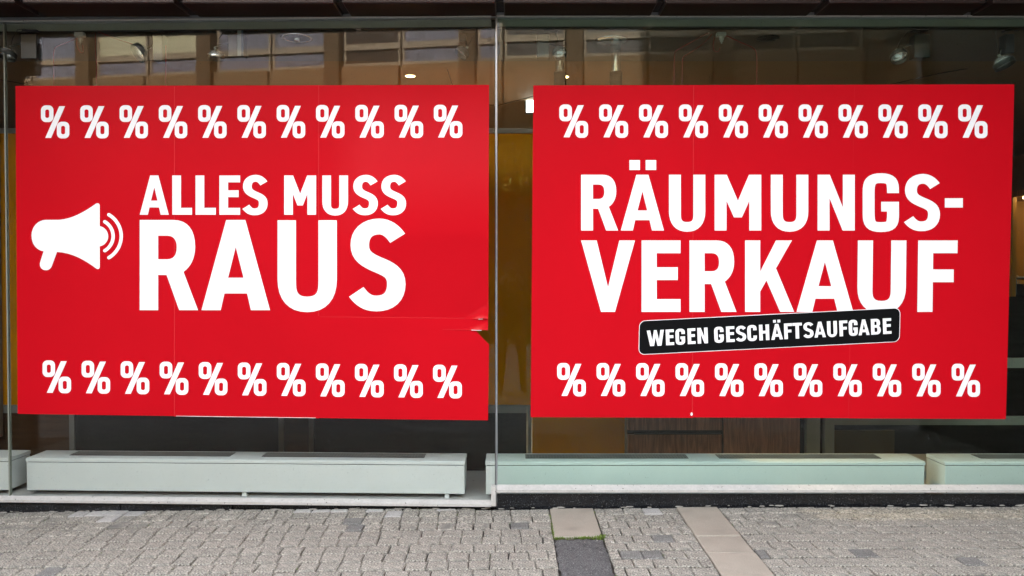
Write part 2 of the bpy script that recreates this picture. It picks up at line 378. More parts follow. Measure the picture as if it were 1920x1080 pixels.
for i, (x, y, w, d, near) in enumerate(keep):
    u = random.random()
    kind = 'stone_p' if (near and u < 0.24) or u < 0.003 else ('stone_d' if u > 0.986 else 'stone')
    rot = Matrix.Rotation(random.choice((0, math.pi)) + random.gauss(0, 0.012), 4, 'Z')
    sl = (gz(x+.1, y)-gz(x-.1, y))/.2
    mt = Matrix.Translation((x, y, gz(x, y) + random.gauss(0, 0.0013))) @ Matrix.Rotation(-math.atan(sl) + random.gauss(0, .008), 4, 'Y') @ Matrix.Rotation(random.gauss(0, .008), 4, 'X') @ rot @ Matrix.Diagonal(((w-JT)/(UW-JT), (d-JT-.0045)/(UD-JT), 1, 1))
    me = proto[kind, random.randrange(7)]
    if i < 300 and visible_size((x, y, w, d, near)) > 0:
        o = bpy.data.objects.new('paving_stone', me); COL.objects.link(o); o.matrix_world = mt; o.parent = pave
    else:
        rest.add([mt @ vv.co for vv in me.vertices], [list(p.vertices) for p in me.polygons], {'stone': 0, 'stone_d': 1, 'stone_p': 2}[kind])
ro = rest.build('paving_stones', [M['stone'], M['stone_d'], M['stone_p']], pave); ro['kind'] = 'stuff'
def slab(x0, x1, y0, y1, mat, name, dz=0.0, notch=False):
    mb = MB(); c = 0.006
    nx, ny = 6, 8
    for a in (0,):
        q = [(x0, y0), (x1, y0), (x1, y1), (x0, y1)]
        vs = [(x, y, gz(x, y) - 0.05) for x, y in q] + [(x, y, gz(x, y) - c + dz) for x, y in q]
        mx, my = (x0+x1)/2, (y0+y1)/2
        vs += [(x + math.copysign(c, mx-x), y + math.copysign(c, my-y), gz(x, y) + dz) for x, y in q]
        mb.add(vs, [(0,1,5,4),(1,2,6,5),(2,3,7,6),(3,0,4,7),(4,5,9,8),(5,6,10,9),(6,7,11,10),(7,4,8,11),(8,9,10,11)])
    return mb.build(name, mat, pave)
slab(SLAB1[0], SLAB1[1], -0.552, -0.035, M['slab'], 'paving_slab', 0.002)
slab(SLAB2[0], SLAB2[1], -0.553, -0.030, M['slab'], 'paving_slab', 0.002)
slab(SLAB2[0], SLAB2[1], -0.812, -0.558, M['slab'], 'paving_slab', -0.001)
slab(SLAB2[0], SLAB2[1], -1.36, -0.820, M['slab'], 'paving_slab', 0.003)
slab(SLAB2[0], SLAB2[1], -1.90, -1.366, M['slab'], 'paving_slab', 0.001)
slab(SLAB2[0], SLAB2[1], -2.45, -1.905, M['slab'], 'paving_slab', 0.001)
# tar patch with a ragged surface
mb = MB(); nx, ny = 16, 70; r = random.Random(4)
vs = []
for j in range(ny+1):
    for i in range(nx+1):
        x = SLAB1[0] + 0.002 + (SLAB1[1]-SLAB1[0]-0.004)*i/nx; y = -0.585 - 1.85*j/ny
        if i in (0, nx): x += r.uniform(-.007, .007)
        if j == 0: y += r.uniform(-.012, .012)
        vs.append((x, y, gz(x, y) + r.uniform(-.003, .002) - (0.006 if i in (0, nx) or j == 0 else 0)))
mb.add(vs, [(j*(nx+1)+i, j*(nx+1)+i+1, (j+1)*(nx+1)+i+1, (j+1)*(nx+1)+i) for j in range(ny) for i in range(nx)])
mb.build('asphalt_patch', M['tar'], pave, smooth=True)
# moss and weeds in the joints
r = random.Random(9); mb = MB()
def tuft(x, y, s, n):
    for _ in range(n):
        a = r.uniform(0, 6.28); px, py = x + r.gauss(0, s*.5), y + r.gauss(0, s*.35); h = r.uniform(.4, 1)*s*1.1; w = s*.22
        z = gz(px, py) - 0.006
        mb.add([(px-w*math.cos(a), py-w*math.sin(a), z), (px+w*math.cos(a), py+w*math.sin(a), z), (px+h*.7*math.sin(a)+w*.3, py+h*.7*math.cos(a), z+h), (px+h*.7*math.sin(a)-w*.3, py+h*.7*math.cos(a), z+h*.9)], [(0,1,2,3)])
for i in range(44): tuft(SLAB1[0] + (SLAB1[1]-SLAB1[0])*r.random(), -0.570 + r.gauss(0, .004), 0.013, 9)
for i in range(26): tuft(SLAB1[0]-0.004, -0.10 - 0.46*r.random()**.7, 0.010, 7)
for i in range(12): tuft(SLAB1[1] + r.uniform(-.03, .012), -0.56 + r.gauss(0, .02), 0.017, 9)
for (x, y, w, d, nr) in keep[:900]:
    if r.random() < (0.16 if abs(x-0.3) < 0.9 else 0.035): tuft(x - w/2, y + r.uniform(-.04, .04), 0.008, 6)
mo = mb.build('moss', M['moss']); tag(mo, 'green moss and small weeds growing in the paving joints', 'moss', kind='stuff')
# mortar crumbs along the foot of the front
mb = MB(); r = random.Random(12)
for i in range(75):
    x = r.uniform(-3.6, 3.6); w = r.uniform(.006, .035); y = wall_y(x) - r.uniform(.010, .035); z = gz(x, y) + 0.001
    h = r.uniform(.002, .006)
    a = [(x + w*math.cos(k*1.257 + r.uniform(-.3, .3)), y + 0.35*w*math.sin(k*1.257), z) for k in range(5)]
    mb.add(a + [(x + (p[0]-x)*.7, y + (p[1]-y)*.7, z+h) for p in a], [(5,6,7,8,9)] + [(k, (k+1) % 5, 5+(k+1) % 5, 5+k) for k in range(5)])
for i in range(70):                            # grit lying on the stones
    x = r.uniform(-3.3, 3.3); y = -r.uniform(.1, 1.3); w = r.uniform(.002, .007); z = gz(x, y) + 0.001
    a = [(x + w*math.cos(k*1.257), y + .8*w*math.sin(k*1.257), z) for k in range(5)]
    mb.add(a + [(x + (p[0]-x)*.6, y + (p[1]-y)*.6, z+w*.6) for p in a], [(5,6,7,8,9)] + [(k, (k+1) % 5, 5+(k+1) % 5, 5+k) for k in range(5)])
mo = mb.build('mortar_crumbs', M['mortar']); tag(mo, 'pale mortar crumbs scattered along the foot of the shop front', 'rubble', kind='stuff')

# ------------------------------------------------------------------ the shop building
shop = thing('shop_building', 'shop building with bronze fascia, closed behind two red sale posters', 'building', (0, 0, 0))
mb = MB(); mb.box(-26, 26, 0.25, 9.0, Z_SOFFIT + 0.617, BH); part(mb, 'upper_wall', M['facade'], shop)
mb = MB(); mb.box(XW, XE, 0.02, 0.24, Z_SOFFIT + 0.03, Z_SOFFIT + 0.615); mb.box(XW, XE, 0.245, 9.0, Z_CEIL + 0.06, Z_SOFFIT+0.615); part(mb, 'floor_slab', M['dark'], shop)
for s in (-1, 1):
    mb = MB(); x0, x1 = (XE+0.002, 26) if s > 0 else (-26, XW-0.002)
    mb.box(x0, x1, 0.3, 9.0, -0.6, Z_SOFFIT + 0.615); part(mb, 'side_wall', M['facade'], shop)
mb = MB(); mb.box(XW, XE, 8.8, 9.0, -0.6, Z_CEIL + 0.055); part(mb, 'back_wall', M['wall_in'], shop)
# bronze fascia panels over the windows
joints = [-571, -266, 35, 334, 634, 937, 1240.5, 1547.5, 1855, 2160, 2465]
XF = [at(j, 7, PR, 0.25).x for j in joints]
for i in range(len(XF)-1):
    gp = 0.024; x0, x1 = XF[i] + gp, XF[i+1] - gp
    mb = MB(); z = Z_SOFFIT + 0.004 + random.uniform(-.002, .002)
    mb.box(x0, x1, -0.252, -0.004, z, z + 0.58)
    pn = part(mb, 'fascia_panel', M['bronze'], shop, bevel=0.006)
    mb = MB(); mb.box(x0 + .008, x1 - .008, -0.244, -0.006, z - .003, z - .0003); so = mb.build('soffit_shade_sheet', M['soffit']); so.parent = pn  # thin dark sheet that paints the shade under the panel
mb = MB(); mb.box(XF[0]-0.5, XF[-1]+0.5, -0.19, 0.018, Z_SOFFIT + 0.03, Z_SOFFIT + 0.60); part(mb, 'fascia_backing', M['dark'], shop)
mb = MB(); mb.box(-8, 8, -1.6, 0.24, Z_SOFFIT + 0.66, Z_SOFFIT + 0.82); part(mb, 'shade_canopy', M['bronze'], shop)  # unseen overhang added to darken the top of the posters
# granite plinth under the right window (three lengths), black plinth under the left one
zr0 = at(1400, 926, PR, 0.012).z
xj = at(1617, 940, PR).x
for (a, b2) in ((XM + 0.004, xj - 0.001), (xj + 0.001, xj + 3.2)):
    mb = MB(); mb.pbox(PR, a, b2, 0.012, -0.10, -0.25, zr0); part(mb, 'plinth_stone', M['granite'], shop)
zl0 = at(930, 951, PL, 0.018).z
xa, xb, xc = at(227, 950, PL).x, at(436, 950, PL).x, at(-400, 950, PL).x
for (a, b2, o) in ((xc, xa - 0.001, 0.020), (xa + 0.001, xb, 0.012), (xb + 0.001, XM - 0.002, 0.004)):
    mb = MB(); mb.pbox(PL, a, b2, o, -0.10, -0.30, zl0 - 0.006); part(mb, 'plinth_stone', M['granite'], shop)

# added blocks beyond both picture edges that shade the outer poster ends
for (x0, x1, yf, lb) in ((4.12, 26, -2.55, 'added dark stone block right of the shop, shading the right poster'), (-26, -4.75, -2.0, 'added dark stone block left of the shop, shading the left poster')):
    nb = thing('shade_block', lb, 'building', ((x0+x1)/2, yf/2, -0.2))
    mb = MB(); mb.box(x0, x1, yf, -0.03 if x0 > 0 else 0.12, -0.5, 17.5 if x0 > 0 else BH - 1.0); part(mb, 'wall', M['shade_block_stone'], nb)  # the taller right block also keeps sun off the front opposite
    mb = MB(); mb.box(x0 - (.06 if x0 > 0 else 0), x1 + (.06 if x0 < 0 else 0), yf - .06, yf - .002, -0.5, 0.35); part(mb, 'shade_block_base', M['granite'], nb)
    mb = MB(); mb.box(x0 - (.10 if x0 > 0 else 0), x1 + (.10 if x0 < 0 else 0), yf - .10, yf - .003, 3.4, 3.7); part(mb, 'shade_block_band', M['facade'], nb)
# ------------------------------------------------------------------ interior shell
def room_sheet(off, yb, z0, z1_):
    q = [(XW, on(PL, XW, -off)), (XM, on(PL, XM, -off)), (XM + .001, off), (XE, off), (XE, yb), (XW, yb)]
    mb = MB(); mb.add([(x, y, z0) for x, y in q] + [(x, y, z1_) for x, y in q], [tuple(range(5, -1, -1)), tuple(range(6, 12))] + [(i, (i+1) % 6, 6+(i+1) % 6, 6+i) for i in range(6)]); return mb
struct(room_sheet(0.04, 8.8, -0.06, -0.012).build('floor', M['floor_in']))
y117 = 0.86
struct(room_sheet(0.077, y117, Z_CEIL + 0.004, Z_CEIL + 0.05).build('ceiling_front', M['ceil_a']))
struct(box1(XW, XE, y117 + 0.002, 8.8, Z_CEIL + 0.012, Z_CEIL + 0.05).build('ceiling', M['ceil_b']))
for s in (-1, 1):
    x = s*(XE - 0.1); struct(box1(min(x, s*XE), max(x, s*XE), 0.1, 8.8, 0.005, Z_CEIL).build('wall_side', M['wall_in']))

struct(box1(-3.93, -3.89, 0.17, 0.84, 0.26, Z_CEIL - .01).build('wall_light_blocker', M['wall_in']))  # added partition that keeps daylight off the far-left end of the ochre screen
# ------------------------------------------------------------------ windows
def window(label, plane, X0, X1, zb, gmat, sill_prof, seam_at=None):
    w = thing('shop_window', label, 'window', ((X0+X1)/2, on(plane, (X0+X1)/2), zb))
    mb = MB(); mb.pbox(plane, X0 + 0.004, X1 - 0.004, 0.0, -0.012, zb, Z_GTOP + 0.02); part(mb, 'glass_pane', gmat, w)
    mb = MB(); mb.profile(plane, X0, X1, sill_prof); part(mb, 'sill', M['sill'], w)
    # head profile seen through and above the glass
    mb = MB(); mb.pbox(plane, X0, X1, 0.016, -0.03, Z_GTOP + 0.002, Z_SOFFIT + 0.026); part(mb, 'head_frame', M['seam'], w)
    mb = MB(); mb.pbox(plane, X0, X1, -0.028, -0.075, Z_CEIL, Z_SOFFIT + 0.02); part(mb, 'head_reveal', M['head'], w)
    mb = MB(); mb.pbox(plane, X0, X1, -0.026, -0.078, Z_CEIL - 0.008, Z_CEIL - 0.001); part(mb, 'head_gasket', M['rubber'], w)
    mb = MB(); mb.pbox(plane, X0, X1, 0.022, 0.0165, Z_GTOP + 0.004, Z_GTOP + 0.011); part(mb, 'head_lip', M['sill'], w)
    return w
zlF, zlB = at(930, 946, PL, 0.045).z, at(930, 937.5, PL).z
profL = [(0.045, zlF - 0.016), (0.045, zlF), (0.040, zlF + 0.003), (0.002, zlB), (-0.004, zlB - .001), (-0.006, zlB - .014), (-0.036, zlB - .014), (-0.036, zlF - 0.016)]
zrF, zrB = at(1400, 919, PR, 0.045).z, at(1400, 908.5, PR).z
profR = [(0.045, zrF - 0.016), (0.045, zrF), (0.040, zrF + 0.003), (0.002, zrB), (-0.004, zrB - .001), (-0.006, zrB - .014), (-0.036, zrB - .014), (-0.036, zrF - 0.016)]
wl = window('large left shop window behind the ALLES MUSS RAUS poster', PL, X_L0, XM - 0.034, zlB - 0.004, M['glass_l'], profL)
w0 = window('next shop window, only a sliver at the left edge', PL, XW, X_L0 - 0.001, zlB - 0.004, M['glass_l'], profL)
wr = window('large right shop window behind the RÄUMUNGSVERKAUF poster', PR, XM, XE, zrB - 0.01, M['glass_r'], profR)
# the left pane runs on to the joint; jamb piece where the sill steps up
mb = MB(); mb.pbox(PL, XM - 0.0345, XM - 0.006, 0.0, -0.012, zlB - 0.01, Z_GTOP + 0.02); part(mb, 'glass_edge', M['glass_l'], wl)
mb = MB(); mb.pbox(PL, XM - 0.035, XM - 0.003, 0.040, -0.02, zlF - 0.014, zrB - 0.002); part(mb, 'sill_return', M['sill'], wr, bevel=0.003)
mb = MB(); mb.pbox(PL, XM - 0.0345, XM - 0.0035, 0.012, -0.05, Z_GTOP + 0.002, Z_SOFFIT + 0.026); part(mb, 'head_frame', M['seam'], wl)
mb = MB(); mb.pbox(PR, XM - 0.0025, XM + 0.0245, 0.016, -0.002, zrF - 0.03, zrF - 0.004); part(mb, 'sill_corner', M['sill'], wr)
mb = MB(); mb.pbox(PR, XM + 0.02, XE, 0.0145, -0.02, zrF - 0.0225, zrF - 0.0165); part(mb, 'drip_edge', M['seam'], wr)
# steel joint between the panes
mb = MB(); mb.box(XM - 0.006, XM + 0.0065, -0.010, 0.02, zrB - 0.002, Z_GTOP); part(mb, 'glass_joint', M['seam'], wr, bevel=0.003)
mb = MB(); mb.box(XM - 0.0105, XM - 0.0065, -0.006, 0.018, zrB - 0.002, Z_GTOP); part(mb, 'joint_gasket', M['rubber'], wr)
mb = MB(); mb.box(X_L0 - 0.004, X_L0 + 0.004, on(PL, X_L0) - 0.004, on(PL, X_L0) + 0.02, zlB, Z_GTOP); part(mb, 'glass_joint', M['head'], wl)

# ------------------------------------------------------------------ lettering
def bez(p0, c0, c1, p1, n=8):
    return [tuple((1-t)**3*p0[k] + 3*(1-t)**2*t*c0[k] + 3*(1-t)*t*t*c1[k] + t**3*p1[k] for k in (0, 1)) for t in [i/n for i in range(1, n+1)]]
def path(start, *segs):
    p = [start]
    for s in segs:
        if len(s) == 2: p.append(s)
        else: p += bez(p[-1], s[0], s[1], s[2])
    return p
def stroke(pts, t, th):
    """outline of a pen stroke, t thick where it runs upright and th where it runs level"""
    L_, R_ = [], []
    for i, p in enumerate(pts):
        a, b2 = pts[max(i-1, 0)], pts[min(i+1, len(pts)-1)]
        dx, dy = b2[0]-a[0], b2[1]-a[1]; l = math.hypot(dx, dy) or 1
        nx, ny = -dy/l, dx/l
        L_.append((p[0]+nx*t/2, p[1]+ny*th/2)); R_.append((p[0]-nx*t/2, p[1]-ny*th/2))
    return L_ + R_[::-1]
def rrect(x0, x1, y0, y1, r, n=6):
    p = []
    for cx_, cy_, a0 in ((x1-r, y0+r, -90), (x1-r, y1-r, 0), (x0+r, y1-r, 90), (x0+r, y0+r, 180)):
        for k in range(n+1):
            a = math.radians(a0 + 90*k/n); p.append((cx_ + r*math.cos(a), cy_ + r*math.sin(a)))
    return p
def glyph(ch, W, H, t, th):
    """list of shapes, each [outer, hole, hole...], in a box W wide and H high"""
    S = lambda *pts: [(x*W, y*H) for x, y in pts]
    if ch == 'I': return [[[(0,0),(W,0),(W,H),(0,H)]]]
    if ch == '-': return [[[(0,0),(W,0),(W,H),(0,H)]]]
    if ch == 'L': return [[[(0,0),(W,0),(W,th),(t,th),(t,H),(0,H)]]]
    if ch == 'T': return [[[(W/2-t/2,0),(W/2+t/2,0),(W/2+t/2,H-th),(W,H-th),(W,H),(0,H),(0,H-th),(W/2-t/2,H-th)]]]
    if ch == 'E':
        m0, m1 = H*.535-th/2, H*.535+th/2
        return [[[(0,0),(W,0),(W,th),(t,th),(t,m0),(W*.93,m0),(W*.93,m1),(t,m1),(t,H-th),(W,H-th),(W,H),(0,H)]]]
    if ch == 'F':
        m0, m1 = H*.505-th/2, H*.505+th/2
        return [[[(0,0),(t,0),(t,m0),(W*.91,m0),(W*.91,m1),(t,m1),(t,H-th),(W,H-th),(W,H),(0,H)]]]
    if ch == 'H':
        m0, m1 = H*.52-th/2, H*.52+th/2
        return [[[(0,0),(t,0),(t,m0),(W-t,m0),(W-t,0),(W,0),(W,H),(W-t,H),(W-t,m1),(t,m1),(t,H),(0,H)]]]
    if ch == 'N': return [[[(0,0),(t,0),(t,.58*H),(W-t*1.02,0),(W,0),(W,H),(W-t,H),(W-t,.42*H),(t*1.02,H),(0,H)]]]
    if ch == 'M':
        return [[[(0,0),(t,0),(t,.53*H),(.415*W,.235*H),(.585*W,.235*H),(W-t,.53*H),(W-t,0),(W,0),(W,H),(W-t*1.02,H),(.5*W,.535*H),(t*1.02,H),(0,H)]]]
    if ch == 'V': return [[S((0,1),(.29,1),(.5,.345),(.71,1),(1,1),(.63,0),(.37,0))]]
    if ch == 'W': return [[S((0,1),(.20,1),(.305,.36),(.42,1),(.58,1),(.695,.36),(.80,1),(1,1),(.83,0),(.60,0),(.5,.52),(.40,0),(.17,0))]]
    if ch in 'AÄ':
        g = [[S((0,0),(.28,0),(.335,.185),(.665,.185),(.72,0),(1,0),(.64,1),(.36,1)), S((.388,.36),(.5,.70),(.612,.36))]]
        if ch == 'Ä':
            g += [[S((.20,1.085),(.445,1.085),(.445,1.262),(.20,1.262))], [S((.575,1.085),(.82,1.085),(.82,1.262),(.575,1.262))]]
        return g
    if ch == 'K': return [[[(0,0),(t,0),(t,.285*H),(.435*W,.44*H),(.715*W,0),(W,0),(.63*W,.61*H),(.955*W,H),(.63*W,H),(t,.565*H),(t,H),(0,H)]]]
    if ch == 'R':
        o = path((0,0), (t,0), (t,.39*H), (.46*W,.39*H), (.676*W,0), (W,0), (.75*W,.425*H),
                 ((.87*W,.48*H),(.95*W,.57*H),(.95*W,.705*H)), ((.95*W,.89*H),(.82*W,H),(.58*W,H)), (0,H))
        x1 = .95*W - t*1.0
        h = path((t,.39*H+th), (.47*W,.39*H+th), ((.58*W,.39*H+th),(x1,.61*H),(x1,.695*H)), ((x1,.78*H),(.58*W,H-th),(.47*W,H-th)), (t,H-th))
        return [[o, h]]
    if ch == 'B':
        o = path((0,0), (.55*W,0), ((.83*W,0),(W,.10*H),(W,.28*H)), ((W,.40*H),(.93*W,.48*H),(.82*W,.525*H)), ((.91*W,.57*H),(.95*W,.64*H),(.95*W,.73*H)), ((.95*W,.90*H),(.80*W,H),(.54*W,H)), (0,H))
        h1 = path((t,th*.95), (.52*W,th*.95), ((.64*W,th*.95),(W-t,.20*H),(W-t,.285*H)), ((W-t,.38*H),(.64*W,.435*H),(.52*W,.435*H)), (t,.435*H))
        h2 = path((t,.60*H), (.50*W,.60*H), ((.60*W,.60*H),(.95*W-t,.65*H),(.95*W-t,.715*H)), ((.95*W-t,.79*H),(.60*W,H-th),(.50*W,H-th)), (t,H-th))
        return [[o, h1, h2]]
    if ch == 'U':
        q = path((0,H), (0,.34*H), ((0,.12*H),(.18*W,-.022*H),(.5*W,-.022*H)), ((.82*W,-.022*H),(W,.12*H),(W,.34*H)), (W,H), (W-t,H), (W-t,.33*H),
                 ((W-t,.21*H),(.68*W,th*.86),(.5*W,th*.86)), ((.32*W,th*.86),(t,.21*H),(t,.33*H)), (t,H))
        return [[q]]
    if ch == 'S':
        c = path((.856,.788), ((.77,.865),(.66,.915),(.53,.915)), ((.30,.915),(.183,.83),(.183,.715)), ((.183,.60),(.31,.555),(.5,.505)),
                 ((.70,.455),(.833,.42),(.833,.295)), ((.833,.16),(.70,.087),(.48,.087)), ((.32,.087),(.22,.13),(.12,.212)))
        return [[stroke([(x*W, y*H) for x, y in c], t, th)]]
    if ch in 'CG':
        a = t/2/W; e = th/2/H
        c = path((1-a,.665), (1-a,.70), ((1-a,.86),(.80,1-e+.012),(.5,1-e+.012)), ((.22,1-e+.012),(a,.86),(a,.68)), (a,.32), ((a,.13),(.22,e-.012),(.5,e-.012)), ((.79,e-.012),(1-a,.12),(1-a,.30)))
        if ch == 'C': c += [(1-a,.335)]
        else: c += [(1-a,.515)]
        g = [[stroke([(x*W, y*H) for x, y in c], t, th)]]
        if ch == 'G': g.append([[(.51*W,.345*H),(W-t,.345*H),(W-t,.515*H),(.51*W,.515*H)]])
        return g
    if ch == 'O': return [[rrect(0, W, 0, H, W*.5, 8), rrect(t, W-t, th, H-th, W*.5-t, 8)]]
    if ch == '%':
        s = .15*W
        g = [[S((.15,.015),(.355,.015),(.85,.975),(.645,.975))]]
        for (x0, x1, y0, y1) in ((0, .44, .495, 1), (.56, 1, 0, .505)):
            g.append([rrect(x0*W, x1*W, y0*H, y1*H, .17*W), rrect(x0*W+s, x1*W-s, y0*H+s*.98, y1*H-s*.98, .062*W)])
        return g
    raise ValueError(ch)
def flat_mesh(shapes, tf, tb=None):
    """shapes (outer + holes) tessellated; tf maps a 2-D point to the front, tb to the back"""
    mb = MB()
    for sh in shapes:
        pts = [p for ring in sh for p in ring]
        tris = tessellate_polygon([[Vector((x, y, 0)) for x, y in ring] for ring in sh])
        n = len(pts)
        fr = [tf(*p) for p in pts]
        if tb is None: mb.add(fr, [tuple(t) for t in tris]); continue
        bk = [tb(*p) for p in pts]; fs = [tuple(t) for t in tris]; k0 = 0
        for ring in sh:
            k = len(ring)
            fs += [(k0+i, k0+(i+1) % k, n+k0+(i+1) % k, n+k0+i) for i in range(k)]; k0 += k
        mb.add(fr + bk, fs)
    return mb
class Poster:
    def __init__(s, root, plane, bulge=None): s.root, s.plane, s.bulge = root, plane, bulge
    def pt(s, x, y, off):
        if s.bulge: off = off + s.bulge(x, y)
        return at(x, y, s.plane, off)
    def shapes(s, shapes, name, mat, off, parent=None, fine=False):
        mb = flat_mesh(shapes, lambda x, y: (x, y, 0), None)
        if fine:                                   # cut large triangles so that the print follows a bulge
            bm = bmesh.new(); me = mesh_from(mb.v, mb.f); bm.from_mesh(me)
            for _ in range(4):
                es = [e for e in bm.edges if e.calc_length() > 14]
                if not es: break
                bmesh.ops.subdivide_edges(bm, edges=es, cuts=1)
            bmesh.ops.triangulate(bm, faces=bm.faces); bm.verts.ensure_lookup_table()
            mb.v = [tuple(vv.co) for vv in bm.verts]; mb.f = [[vv.index for vv in fc.verts] for fc in bm.faces]; mb.mi = [0]*len(mb.f); bm.free()
        mb.v = [tuple(s.pt(x, y, off)) for x, y, _ in mb.v]
        o = mb.build(name, mat)
        if parent is None: adopt(s.root, o)
        else: o.parent = parent
        return o
    def text(s, ch, x0, x1, yt, yb, mat, off, t=None, th=None, name='letter', parent=None, shear=0.0, rot=0.0, fine=False):
        W, H = x1-x0, yb-yt
        g = glyph(ch, W, H, t or .21*H, th or .175*H)
        mp = lambda x, y: (x0 + x + rot*y, yb - y - shear*x)
        g = [[[mp(*p) for p in ring] for ring in sh] for sh in g]
        return s.shapes(g, name, mat, off, parent, fine)

def lerp(a, b, t): return a + (b-a)*t
# ---- left poster
p = at(470, 790, PL)
rootL = thing('sale_poster', 'red sale poster reading ALLES MUSS RAUS with white megaphone, torn at right', 'poster', p, 'red sale posters on the shop windows')
def bulgeL(x, y):
    if x < 597 or y > 620: return 0.0
    u = min(1, max(0, (x-610)/110)); u = u*u*(3-2*u)
    # the sheet stands off the glass between the paste above and the overlap below
    if y < 420: v_ = max(0.0, (y-162)/258); v_ = v_*v_*(3-2*v_)
    elif y < 440: v_ = 1.0
    else: v_ = max(0.0, 1-(y-440)/152)
    return 0.080*u*v_
PO = Poster(rootL, PL, bulgeL)
def sheet(PS, ring, name, off, parent=None, fine=True, mat=None): return PS.shapes([[ring]], name, mat or M['red'], off, parent, fine)
# straight top and bottom edges of the left poster
topL = lambda x: lerp(161, 159, (x-29)/888); botL = lambda x: lerp(776, 788, (x-33)/882)
def gridpoly(PS, x0, x1, yt, yb, nx, ny, off, name, xl=None, xr=None):
    vs = []; fs = []
    for j in range(ny+1):
        for i in range(nx+1):
            t = j/ny; a = x0(t) if callable(x0) else x0; b2 = x1(t) if callable(x1) else x1
            x = lerp(a, b2, i/nx); y = lerp(yt(x) if callable(yt) else yt, yb(x) if callable(yb) else yb, t)
            vs.append(PS.pt(x, y, off))
    for j in range(ny):
        for i in range(nx): fs.append((j*(nx+1)+i, j*(nx+1)+i+1, (j+1)*(nx+1)+i+1, (j+1)*(nx+1)+i))
    mb = MB(); mb.add(vs, fs); o = mb.build(name, M['red'], smooth=True); adopt(PS.root, o); return o
gridpoly(PO, lambda t: 29+4*t, 327.5, topL, lambda x: botL(x), 8, 16, 0.0012, 'poster_sheet')
gridpoly(PO, 326.5, 598, topL, lambda x: botL(x) + 0.6, 8, 16, 0.0016, 'poster_sheet')
sheet(PO, [(597, 596), (893, 600), (893, 621), (917, 646), (915, 788), (756, botL(756)+.5), (597, botL(597))], 'poster_sheet', 0.0014, fine=False)
up = gridpoly(PO, 597, lambda t: 917-1.2*t, topL, lambda x: lerp(594, 597, (x-597)/318), 40, 56, 0.0022, 'poster_sheet')
sheet(PO, [(597, 593.5), (760, 594.5), (915.7, 597), (914.5, 618.5), (905, 619.5), (880, 618.3), (850, 618.6), (822, 616.8), (597, 611)], 'overlap_strip', 0.0028, fine=False)
# curled corners and lifted edges, some highlights painted as pale strips
def curl(x0, x1, y0, y1, lift, name):
    vs = []; fs = []; n = 10
    for j in range(n+1):
        for i in range(n+1):
            u, w_ = i/n, j/n; k = max(0.0, u + w_ - 1.0)
            z = .0032 + lift*k**1.6 + .004*math.sin(9*u + 2*w_)*k
            vs.append(PO.pt(lerp(x0, x1, u) - 9*lift/.03*k**2.2*.25, lerp(y0, y1, w_) - 10*lift/.03*k**2.2*.25 + .8*math.sin(14*u)*w_*k, z))
    for j in range(n):
        for i in range(n):
            if i + j + 2 > n: fs.append((j*(n+1)+i, j*(n+1)+i+1, (j+1)*(n+1)+i+1, (j+1)*(n+1)+i))
    mb = MB(); mb.add(vs, fs); return part(mb, name, M['gloss_red'], rootL, smooth=True)
curl(868, 916.3, 570, 598.5, .018, 'curled_corner')
curl(852, 915.4, 604, 619.5, .010, 'curled_corner')
for (xa_, ya_, xb_, yb_, h, o_) in ((897, 598.6, 905, 598.2, 1.0, .012), (830, 617.6, 880, 618.6, .5, .004), (884, 618.9, 903, 619.4, .9, .012), (330, 780.1, 592, 783.6, .8, .003), (600, 593.9, 893, 597.0, .7, .0034)):  # short white strips by the curl paint highlights; the others are cut edges
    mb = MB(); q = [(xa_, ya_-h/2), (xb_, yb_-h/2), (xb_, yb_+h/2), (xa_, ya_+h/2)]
    mb.add([PO.pt(x, y, o_) for x, y in q], [(0,1,2,3)]); part(mb, 'paper_edge_and_glint', M['seam_red' if xa_ in (600, 830) else 'paper_edge_and_glint'], rootL)
OFF = 0.0026
def seam(PS, xt, xb, yt, yb, o0, o1, w=1.1):
    mb = MB(); n = 12; vs = []
    for j in range(n+1):
        t = j/n; x = lerp(xt, xb, t); y = lerp(yt, yb, t)
        vs += [PS.pt(x, y, o1), PS.pt(x + w, y, o0)]
    mb.add(vs, [(2*j, 2*j+1, 2*j+3, 2*j+2) for j in range(n)]); part(mb, 'seam_edge', M['seam_red'], PS.root)
seam(PO, 326.5, 326.5, 161, 779.5, .00165, .0024)
seam(PO, 597, 597, 160, 592, .00225, .0031)
for i in range(11):
    t = i/10
    PO.text('%', lerp(76.8, 813.5, t), lerp(130, 867, t), lerp(197.5, 196.4, t), lerp(259.6, 258.7, t), M['white_print'], OFF+.0008, name='percent_sign')
    PO.text('%', lerp(79.7, 812, t), lerp(133.3, 866, t), lerp(675.6, 683.9, t), lerp(737.4, 747, t), M['white_print'], OFF, name='percent_sign')
for ch, x0, x1 in (('A', 262, 316.5), ('L', 323, 360), ('L', 366.6, 404.7), ('E', 411.3, 450.2), ('S', 455.4, 501.3), ('M', 532.8, 592.7), ('U', 604.3, 652.6), ('S', 662.3, 707.8), ('S', 714.8, 761)):
    o_ = 1.2 if ch == 'S' else 0
    PO.text(ch, x0, x1, 329-o_, 402.6+o_, M['white_print'], OFF+.0008, t=16.4, th=12.9, fine=(x0 > 595))
for ch, x0, x1 in (('R', 262, 371.4), ('A', 377.8, 506.4), ('U', 520.4, 631.6), ('S', 655.3, 760.7)):
    o_ = 2.6 if ch == 'S' else 0
    PO.text(ch, x0, x1, 412.4-o_+(.6 if ch == 'U' else 0), 581.6+o_, M['white_print'], OFF+.0008, t=34.6, th=29.6, fine=(x0 > 500))
z1 = lambda x, y: (x/2.572, y/2.572+140)
